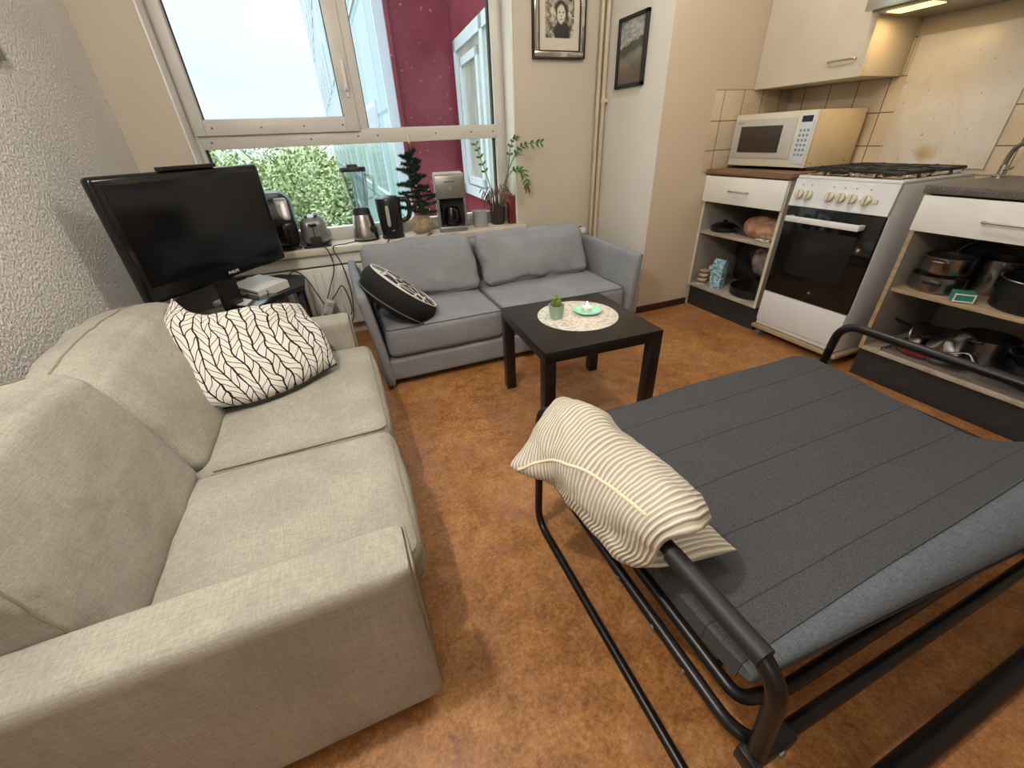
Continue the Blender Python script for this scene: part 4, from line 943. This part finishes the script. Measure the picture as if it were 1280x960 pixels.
# stove
s = thing('stove', 'white freestanding gas stove with black oven door', 'stove', (2.68, 1.46, 0))
SX, SY0, SY1 = 2.385, 1.212, 1.712
B().box(SX + .02, SY0, .075, 2.97, SY1, .925, .004).build('body', 'enamel', s)
B().box(SX + .015, SY0, .925, 2.96, SY1, .94, .005, 2).build('cooktop', 'enamel', s)
cp = B(); a = [(SX - .002, .79), (SX + .022, .79), (SX + .03, .925), (SX + .012, .925)]
cp.prism([(x, z) for x, z in a], SY0, SY1, axes((1, 0, 0), (0, 0, 1), (0, -1, 0), (0, SY0 + SY1, 0)))
cpo = cp.build('control_panel', 'enamel', s)
for i, y in enumerate((1.665, 1.615, 1.50, 1.445, 1.39, 1.325)):
    KM = Matrix.Translation((SX + .004, y, .850)) @ Matrix.Rotation(-PI / 2 + .1, 4, 'Y')
    kb = B().lathe([(.022, 0), (.023, .006), (.021, .018), (.018, .020)], (0, 0, 0), 22, KM); kb.box(-.021, -.0055, .018, .021, .0055, .032, .002, 1, KM); kb.build('knob', 'cream_front', cpo)
B().lathe([(.012, 0), (.012, .008)], (0, 0, 0), 18, Matrix.Translation((SX + .004, 1.286, .848)) @ Matrix.Rotation(-PI / 2 + .1, 4, 'Y')).build('button', 'cream_front', cpo)
mk = B()
for y in (1.665, 1.615, 1.50, 1.445, 1.39, 1.325): mk.box(SX + .0065, y - .003, .893, SX + .013, y + .003, .898)
mk.build('dial_marks', 'grey_mark', cpo)
dr = B().box(SX, SY0 + .003, .300, SX + .022, SY1 - .003, .785, .003).build('oven_door', 'oven_glass', s)
B().box(SX - .0015, SY0 + .09, .43, SX + .001, SY1 - .09, .68, .0).build('door_window', plain('oven_window', (.013, .012, .011), .12), dr)
hb = B().box(SX - .052, 1.285, .715, SX - .036, 1.675, .745, .005).box(SX - .04, 1.285, .718, SX + .001, 1.305, .742, .003).box(SX - .04, 1.655, .718, SX + .001, 1.675, .742, .003); hb.build('handle', 'enamel', dr)
B().lathe([(.007, 0), (.007, .001)], (0, 0, 0), 14, Matrix.Translation((SX, 1.44, .355)) @ Matrix.Rotation(-PI / 2, 4, 'Y')).build('logo_mark', 'grey_mark', dr)
B().box(SX + .002, SY0 + .002, .105, SX + .022, SY1 - .002, .296, .003).build('bottom_drawer', 'enamel', s)
B().box(SX + .01, SY0 + .002, .078, SX + .022, SY1 - .002, .102, .002).build('kick_strip', 'enamel', s)
gr = B()
for cx_ in (2.53, 2.78):
    for cy_ in (1.34, 1.585):
        for a in range(4): an = a * PI / 2; gr.tube([(cx_ + .02 * math.cos(an), cy_ + .02 * math.sin(an), .972), (cx_ + .105 * math.cos(an), cy_ + .105 * math.sin(an), .972), (cx_ + .115 * math.cos(an), cy_ + .115 * math.sin(an), .943)], .0075, 6)
        gr.tube([(cx_ - .11, cy_ - .11, .968), (cx_ + .11, cy_ - .11, .968), (cx_ + .11, cy_ + .11, .968), (cx_ - .11, cy_ + .11, .968)], .008, 6, closed=True)
gr.build('pan_supports', 'matte_black', s)
bu = B()
for cx_ in (2.53, 2.78):
    for cy_ in (1.34, 1.585): bu.lathe([(.045, 0), (.045, .008), (.032, .010), (.032, .018), (.001, .02)], (cx_, cy_, .941), 24)
bu.build('burners', 'nonstick', s)
fo = B(); random.seed(11)
n = 26; V = [[fo.b.verts.new((2.42 + .52 * i / n, 1.24 + .45 * j / n, .9415 + .006 * random.random() + .012 * max(0, noise.noise(Vector((i * .5, j * .5, 1)))))) for j in range(n + 1)] for i in range(n + 1)]
for i in range(n):
    for j in range(n): fo.b.faces.new((V[i][j], V[i + 1][j], V[i + 1][j + 1], V[i][j + 1]))
tag(center(fo.build('foil_liner', 'foil')), 'crumpled aluminium foil lining the stove top under the grates', 'foil')
s = thing('roller_board', 'worn wheeled board under the white stove', 'dolly', (2.6, 1.46, 0))
B().box(SX - .01, SY0 - .03, .052, 2.95, SY1 + .01, .072, .002).build('board', 'board', s)
for x in (SX + .03, 2.9):
    for y in (SY0 + .01, SY1 - .03):
        cbs = B().box(x - .015, y - .016, .038, x + .015, y + .016, .0515, .002).build('caster', 'alu', s)
        B().lathe([(.019, -.01), (.021, -.008), (.021, .008), (.019, .01)], (x, y, .0215), 18, Matrix.Rotation(PI / 2, 4, 'X')).build('wheel', 'grey_mark', cbs)

# splash panel and wall fittings
s = center(B().box(2.982, 1.198, .952, 2.991, 1.69, 1.54, .004, 3).build('splash_panel', 'splash')); tag(s, 'greasy cream splash panel on the wall above the stove', 'splashback')

# microwave
s = thing('microwave', 'cream microwave oven on the brown worktop', 'microwave', (2.72, 2.06, .945))
MX, MY0, MY1, MZ0, MZ1 = 2.535, 1.795, 2.335, .962, 1.243
B().box(MX + .02, MY0, MZ0, 2.93, MY1, MZ1, .004).build('case', 'cream_plastic', s)
B().box(MX, MY0, MZ0, MX + .0205, MY1, MZ1, .005, 2).build('front', 'cream_front', s)
do = B().box(MX - .006, 1.905, MZ0 + .045, MX, MY1 - .012, MZ1 - .03, .002).build('door', 'grey_front', s)
B().box(MX - .008, 1.985, MZ0 + .075, MX - .005, 2.275, MZ1 - .065, .001).build('window', 'mw_window', do)
text('SHARP', .014, 'grey_mark', do, axes((0, -1, 0), (0, 0, 1), (-1, 0, 0), (MX - .0062, 2.285, MZ1 - .048)))
kp = B().box(MX - .004, MY0 + .012, MZ0 + .02, MX, 1.888, MZ1 - .015, .001).build('keypad', 'key_panel', s)
B().box(MX - .0055, MY0 + .022, MZ1 - .055, MX - .0035, 1.878, MZ1 - .025).build('display', 'screen', kp)
kb = B()
for r_ in range(6):
    for c_ in range(3): kb.box(MX - .0052, 1.820 + c_ * .022, MZ0 + .06 + r_ * .024, MX - .0038, 1.832 + c_ * .022, MZ0 + .072 + r_ * .024)
kb.build('keys', 'grey_mark', kp)
for x in (2.58, 2.88):
    for y in (MY0 + .04, MY1 - .04): B().lathe([(.012, 0), (.014, .017)], (x, y, .945), 14).build('foot', 'matte_black', s)
B().lathe([(.004, 0), (.004, .001)], (2.58, MY0, .985), 8, Matrix.Rotation(PI / 2, 4, 'X')).lathe([(.004, 0), (.004, .001)], (2.87, MY0, .985), 8, Matrix.Rotation(PI / 2, 4, 'X')).build('screws', 'screw', s)

# wall cabinet
s = thing('wall_cabinet', 'cream wall cabinet above the microwave', 'cabinet', (2.83, 2.04, 1.38))
B().box(2.668, 1.722, 1.378, 2.991, 2.352, 2.10, .002).build('carcass', 'cream_lam', s)
do = B().box(2.648, 1.720, 1.376, 2.666, 2.354, 2.10, .002).build('door', 'cream_lam', s)
hb = B(); handle(hb, 1.765, 1.90, 2.648, 1.455); hb.build('handle', 'steel', do)
# extractor hood
s = thing('extractor_hood', 'steel extractor hood with lit lamp above the stove', 'extractor hood', (2.76, 1.43, 1.62))
B().box(2.55, 1.12, 1.622, 2.99, 1.712, 1.74, .003).build('housing', 'cream_lam', s)
B().box(2.525, 1.12, 1.618, 2.549, 1.714, 1.80, .003).build('front_lip', 'steel', s)
B().box(2.56, 1.14, 1.612, 2.98, 1.70, 1.6215, .001).build('filter', 'alu', s)
B().box(2.60, 1.48, 1.6085, 2.70, 1.66, 1.6115, .001).build('lamp_lens', 'bulb', s)

# ------------------------------------------------------------------ things on the shelves
def pot(b, c, r_, h, M=None, th=.002):
    b.lathe([(.001, 0), (r_ * .93, 0), (r_, .008), (r_, h), (r_ + .004, h + .002), (r_ - th, h), (r_ - th, .01), (.001, .006)], c, 36, M, False, False); return b
# left, upper shelf
s = thing('black_pan', 'small black pan with glossy lid on the upper left shelf', 'pan', (2.53, 2.22, .553))
pot(B(), (2.52, 2.235, .554), .085, .03).build('body', 'nonstick', s); B().lathe([(.087, 0), (.06, .018), (.02, .026), (.012, .027), (.014, .04), (.001, .042)], (2.52, 2.235, .587), 30).build('lid', 'tv_gloss', s)
B().tube([(2.50, 2.15, .58), (2.47, 2.075, .60)], .009, 8).build('handle', 'black_plastic', s)
s = tag(center(B().soft(2.46, 1.79, .555, 2.72, 2.05, .675, .05, (.01, .01, .01), 22, .012, 14).build('bread_loaf', 'bread')), 'crumpled wrapped bread bundle at the right of the upper shelf', 'bread')
s = tag(center(B().soft(2.425, 1.80, .554, 2.50, 1.90, .575, .009, (0, 0, 0), 12, .006, 30).build('foil_packet', 'foil')), 'crumpled foil packet in front of the bread bundle', 'packet')
# left, bottom shelf
for k in range(3):
    z = .174 + k * .034
    s = thing('spice_tin', ['small banded tin at the bottom of the stack beside the blue carton', 'small banded tin in the middle of the stack beside the blue carton', 'small banded tin topmost of the stack beside the blue carton'][k], 'tin', (2.455, 2.275, z), group='stacked tins on the bottom left shelf')
    B().lathe([(.036, 0), (.036, .027)], (2.455 + .003 * k, 2.275 - .002 * k, z), 28).build('body', 'spice', s); B().lathe([(.037, 0), (.037, .006)], (2.455 + .003 * k, 2.275 - .002 * k, z + .0272), 28).build('lid', 'shelf_lam', s)
s = thing('white_lid_jar', 'jar with white lid standing behind the banded tins', 'jar', (2.53, 2.27, .173))
B().lathe([(.034, 0), (.036, .09), (.03, .10)], (2.54, 2.265, .174), 26).build('body', 'spice', s); B().lathe([(.036, 0), (.036, .022)], (2.54, 2.265, .275), 26).build('lid', 'white_plastic', s)
CM = Matrix.Translation((2.475, 2.155, .174)) @ Matrix.Rotation(.25, 4, 'Z')
s = thing('blue_carton', 'light blue printed carton standing beside the banded tins', 'carton', (2.475, 2.155, .174))
B().box(-.03, -.042, 0, .03, .042, .185, .002, 1, CM).build('carton_body', 'blue_carton', s); B().prism([(-.03, 0), (.03, 0), (0, .018)], -.042, .042, CM @ Matrix.Translation((0, 0, .185)) @ axes((1, 0, 0), (0, 0, 1), (0, -1, 0), (0, 0, 0))).build('folded_top', 'blue_carton', s)
s = thing('frying_pan', 'black frying pan on the bottom shelf left of the stove', 'pan', (2.57, 1.93, .174))
pot(B(), (2.57, 1.925, .175), .145, .055).build('pan_body', 'nonstick', s); B().tube([(2.69, 2.0, .22), (2.84, 2.10, .26)], .011, 8, flat=.6).build('handle', 'black_plastic', s)
s = tag(center(B().soft(2.72, 2.02, .18, 2.92, 2.26, .47, .04, (.01, .01, .02), 18, .02, 10).build('dark_bag', plain('dark_plastic_bag', (.018, .017, .018), .35))), 'crumpled dark bag at the back of the bottom left shelf', 'bag')
s = tag(center(B().soft(2.62, 1.86, .30, 2.74, 2.03, .46, .03, (.0, .01, .02), 16, .02, 12).build('patterned_bag', plain('pinkish_bag', (.34, .27, .25), .5, 0, .5, 24))), 'crumpled greyish pink bag above the frying pan', 'bag')
tag(center(B().box(2.715, 1.84, .24, 2.90, 2.01, .295, .006).build('storage_box', plain('brown_box', (.16, .10, .05), .7))), 'flat brown box behind the frying pan', 'box')
s = thing('glass_jar', 'glass jar with amber contents behind the frying pan', 'jar', (2.78, 1.80, .174))
B().lathe([(.04, 0), (.042, .06)], (2.66, 1.80, .236), 26).build('contents', plain('amber', (.45, .25, .08), .5), s); B().lathe([(.044, 0), (.045, .11), (.03, .13), (.03, .15)], (2.66, 1.80, .234), 26, None, True, False).build('glass', 'clear', s)
# right, upper shelf
PZ = .483
def steelpot(lb, c, r_, h, nm='saucepan', sidehandles=True, grp=None, mat='pot_steel'):
    s = thing(nm, lb, 'pot', c, group=grp); pot(B(), c, r_, h).build('pot_body', mat, s)
    if sidehandles:
        for sg in (-1, 1):
            x, y, z = c; B().tube(fillet([(x - .035, y + sg * r_, z + h * .72), (x - .03, y + sg * (r_ + .03), z + h * .76), (x + .03, y + sg * (r_ + .03), z + h * .76), (x + .035, y + sg * r_, z + h * .72)], .02), .005, 8).build('handle', mat, s)
    return s
s = steelpot('low steel pot, lower of the two nested pots on the upper right shelf', (2.545, .985, PZ), .098, .072, 'steel_pot', False)
B().soft(2.435, .93, .525, 2.455, 1.00, .542, .007, (0, 0, 0), 5).build('handle', 'black_plastic', s)
s = steelpot('taller steel pot stacked on the low one on the upper right shelf', (2.545, .98, PZ + .078), .086, .078, 'steel_pot', False)
B().tube(fillet([(2.462, 1.01, .62), (2.44, 1.00, .625), (2.44, .955, .625), (2.462, .945, .62)], .012), .004, 8).build('handle', 'pot_steel', s)
s = steelpot('shiny steel bowl pot behind the nested pots', (2.69, .86, PZ), .08, .15, 'steel_pot', True)
s = thing('green_carton', 'small green and white box between the pots on the upper right shelf', 'box', (2.46, .86, PZ))
GM = Matrix.Translation((2.455, .845, PZ)) @ Matrix.Rotation(.6, 4, 'Z')
B().box(-.03, -.035, 0, .03, .035, .042, .002, 1, GM).build('carton_body', 'green_box', s); B().box(-.0308, -.030, .004, -.0295, .030, .009, 0, 1, GM).box(-.0308, -.030, .034, -.0295, .030, .039, 0, 1, GM).box(-.0308, -.034, .002, -.0295, -.029, .04, 0, 1, GM).box(-.0308, .029, .002, -.0295, .034, .04, 0, 1, GM).build('white_border', 'white_mark', s)
s = thing('stock_pot', 'large black pot with steel rim on the upper right shelf', 'pot', (2.57, .66, PZ))
pot(B(), (2.57, .66, PZ), .135, .12).build('pot_body', 'nonstick', s); B().tube([(2.57 + .137 * math.cos(2 * PI * k / 48), .66 + .137 * math.sin(2 * PI * k / 48), PZ + .122) for k in range(48)], .0035, 8, closed=True).build('rim', 'steel', s)
for i, (x, y, z, rr, lb) in enumerate(((2.84, .98, PZ, .10, 'dark pan leaning at the back of the upper right shelf'), (2.83, .68, PZ, .11, 'dark pan behind the large black pot'))):
    s = thing('dark_pan', lb, 'pan', (x, y, z)); MM = Matrix.Translation((x, y, z + rr)) @ Matrix.Rotation(-1.25, 4, 'Y')
    pot(B(), (0, 0, -.02), rr, .035, MM).build('pan_body', 'nonstick', s)
# right, bottom shelf
s = thing('oven_tray', 'flat grey baking tray lying on the bottom right shelf', 'tray', (2.6, .72, .173))
B().box(2.415, .40, .174, 2.86, 1.02, .178, .001).build('tray_base', 'alu', s); b = B()
for a in ((2.415, .40, 2.42, 1.02), (2.855, .40, 2.86, 1.02), (2.415, .40, 2.86, .405), (2.415, 1.015, 2.86, 1.02)): b.box(a[0], a[1], .178, a[2], a[3], .192)
b.build('tray_rim', 'alu', s)
s = thing('red_pan', 'shallow red pan with black handle on the bottom right shelf', 'pan', (2.53, .93, .18))
pot(B(), (2.545, .915, .180), .095, .035).build('pan_body', 'red_enamel', s); B().tube(bez([(2.475, .99, .215), (2.44, 1.04, .24), (2.40, 1.12, .245), (2.375, 1.19, .25)]), .0085, 8, flat=.7).build('handle', 'black_plastic', s)
s = thing('pot_lid', 'steel lid standing on edge beside the tilted saucepan', 'lid', (2.50, .94, .2))
LM = Matrix.Translation((2.52, .925, .262)) @ Matrix.Rotation(1.05, 4, 'X') @ Matrix.Rotation(-.25, 4, 'Y')
B().lathe([(.078, 0), (.076, .006), (.05, .014), (.001, .018)], (0, 0, 0), 32, LM).build('lid_disc', 'pot_steel', s); B().lathe([(.006, .018), (.012, .034), (.001, .036)], (0, 0, 0), 16, LM).build('knob', 'black_plastic', s)
s = thing('saucepan', 'tilted steel saucepan with hollow handle on the bottom right shelf', 'saucepan', (2.55, .80, .2))
TMx = Matrix.Translation((2.53, .845, .262)) @ Matrix.Rotation(.95, 4, 'X') @ Matrix.Rotation(-.35, 4, 'Y')
pot(B(), (0, 0, -.045), .078, .095, TMx).build('pot_body', 'pot_steel', s)
B().tube(bez([TMx @ Vector((-.06, -.04, .035)), (2.475, .735, .27), (2.455, .69, .245), (2.445, .65, .228)]), [.008] * 8 + [.011] * 8 + [.014] * 9, 10, flat=.7).build('handle', 'pot_steel', s)
for i, (x, y, lb) in enumerate(((2.72, .93, 'dark frying pan at the back behind the red pan'), (2.75, .62, 'dark pan at the back of the bottom right shelf'))):
    s = thing('dark_pan', lb, 'pan', (x, y, .2)); pot(B(), (x, y, .196), .10, .04).build('pan_body', 'nonstick', s)
    B().tube([(x - .06, y + .08, .245), (x - .13, y + .17 if i == 0 else y - .15, .29)], .009, 8, flat=.7).build('handle', 'black_plastic', s)
s = steelpot('steel pot with black grip at the back of the bottom right shelf', (2.66, .755, .196), .10, .11, 'steel_pot', False)
B().soft(2.54, .73, .385-.09, 2.56, .79, .40-.09, .007, (0, 0, 0), 5).build('handle', 'black_plastic', s)
s = thing('dark_bowl', 'black bowl at the right end of the bottom shelf', 'bowl', (2.6, .56, .196)); pot(B(), (2.56, .53, .196), .085, .08).build('bowl_body', 'nonstick', s)

# ------------------------------------------------------------------ outdoors
GZ = -16
struct('ground', B().box(-90, 3.6, GZ - .5, 90, 160, GZ), 'grass')
s = thing('apartment_building', 'burgundy and pale blue clad apartment wing outside the window', 'building', (3.0, 8, GZ))
A = Vector((1.75, 3.6)); D1 = Vector((.0663, .9978)); F1 = A + D1 * 3.15
# near red wing
B().prism([(A.x, A.y), (F1.x, F1.y), (7.5, F1.y), (7.5, A.y)], GZ, 22).build('near_wall', 'burgundy', s)
B().prism([(1.10, 6.76), (7, 6.76), (7, 38), (1.115, 38)], GZ, 22).build('far_wall_core', 'burgundy', s)
B().prism([(1.02, 6.80), (1.10, 6.80), (1.10, 38), (1.02, 38)], GZ, 22).build('cladding', 'bluecl', s)
B().prism([(.99, 6.755), (1.135, 6.755), (1.135, 6.80), (.99, 6.80)], GZ, 22).build('corner_trim', 'ext_white', s)
def on1(sv, out=0): p = A + D1 * sv + Vector((-.9978, .0663)) * out; return p
def wbox(b, s0, s1, z0, z1, o0, o1):
    P = [on1(s0, o0), on1(s1, o0), on1(s1, o1), on1(s0, o1)]; b.prism([(q.x, q.y) for q in P], z0, z1)
wb = B(); zt, zb = 2.28, .50
wbox(wb, .5, 2.99, zt - .12, zt, -.02, .03); wbox(wb, .5, 2.99, zb, zb + .12, -.02, .03); wbox(wb, 2.87, 2.99, zb, zt, -.02, .03); wbox(wb, .5, .62, zb, zt, -.02, .03); wbox(wb, 1.55, 1.67, zb, zt, -.02, .03)
fo = wb.build('window', 'ext_white', s)
wb = B(); wbox(wb, .62, 2.87, zb + .12, zt - .12, -.01, .008); wb.build('pane', 'ext_glass', fo)
wb = B(); wbox(wb, 1.80, 2.62, zb + .18, zt - .26, .005, .02)
fo2 = B(); wbox(fo2, 1.80, 2.70, zt - .30, zt - .22, .008, .03); wbox(fo2, 1.80, 1.90, zb + .15, zt - .22, .008, .03); wbox(fo2, 2.60, 2.70, zb + .15, zt - .22, .008, .03); wbox(fo2, 1.80, 2.70, zb + .15, zb + .24, .008, .03)
fo2.build('sash', 'ext_white', fo)
wb.b.free()
for k in range(9):
    for zf in (-2.2, .35, 3.1, 5.9):
        y = 8.2 + k * 3.2; wv = B().box(1.0, y, zf, 1.02, y + 2.0, zf + 1.45).build('window', 'ext_white', s)
        B().box(.995, y + .08, zf + .08, 1.001, y + .95, zf + 1.37).box(.995, y + 1.05, zf + .08, 1.001, y + 1.92, zf + 1.37).build('pane', 'ext_blue_glass', wv)
B().prism([(1.12, 6.70), (1.17, 6.70), (1.17, 6.755), (1.12, 6.755)], GZ, 22).build('edge_strip', 'burgundy', s)
def tree(x, y, h, rx, mat, lb, seed, n=9000, sz=.2):
    random.seed(seed); z0 = GZ; s = thing('tree', lb, 'tree', (x, y, z0), group='trees outside the window')
    b = B(); b.tube(bez([(x, y, z0), (x + .2, y, z0 + h * .4), (x, y, z0 + h * .8)], 4), [.35 - .03 * i for i in range(9)], 8)
    for k in range(9):
        a = k * 2.4; zz = z0 + h * (.4 + .05 * k); b.tube([(x, y, zz), (x + rx * .7 * math.cos(a), y + rx * .7 * math.sin(a), zz + h * .2)], [.12, .03], 6)
    b.build('trunk', 'bark', s)
    f = B(); lobes = [(Vector((x, y, z0 + h * .68)), rx * .75)]
    for k in range(16):
        a = random.random() * 2 * PI; el = random.uniform(-.5, 1); r_ = rx * .72
        lobes.append((Vector((x + r_ * math.cos(a) * math.cos(el), y + r_ * math.sin(a) * math.cos(el), z0 + h * .66 + h * .24 * math.sin(el))), rx * random.uniform(.28, .45)))
    for i in range(n):
        c, r_ = random.choice(lobes); d = Vector((random.gauss(0, 1), random.gauss(0, 1), random.gauss(0, 1))).normalized(); p = c + d * r_ * random.uniform(.75, 1.08)
        q1 = Vector((random.gauss(0, 1), random.gauss(0, 1), random.gauss(0, 1))).normalized() * sz; q2 = q1.orthogonal().normalized() * sz * .6
        f.b.faces.new([f.b.verts.new(p + v) for v in (-q1, q2, q1, -q2)])
    f.build('foliage', mat, s, normals=False)
tree(-5.6, 21, 16.6, 4.4, 'fol2', 'greyish tree at the left edge of the lower pane', 1, 20000, .12)
tree(-1.2, 24, 16.8, 5.0, 'fol1', 'bright green tree in the middle of the lower pane', 2, 36000, .11)
tree(-1.5, 40, 17.8, 6, 'fol1', 'green tree farther back towards the blue facade', 3)
tree(-10, 36, 18, 6.5, 'fol1', 'green tree farther back behind the greyish tree', 4)
tree(-2.6, 15, 8.5, 2.8, 'fol3', 'low golden bush tree nearest the building', 5, 14000, .08)
tree(-.3, 13.0, 9.0, 2.2, 'fol3', 'low golden tree at the bottom of the pane behind the blender', 6, 14000, .08)
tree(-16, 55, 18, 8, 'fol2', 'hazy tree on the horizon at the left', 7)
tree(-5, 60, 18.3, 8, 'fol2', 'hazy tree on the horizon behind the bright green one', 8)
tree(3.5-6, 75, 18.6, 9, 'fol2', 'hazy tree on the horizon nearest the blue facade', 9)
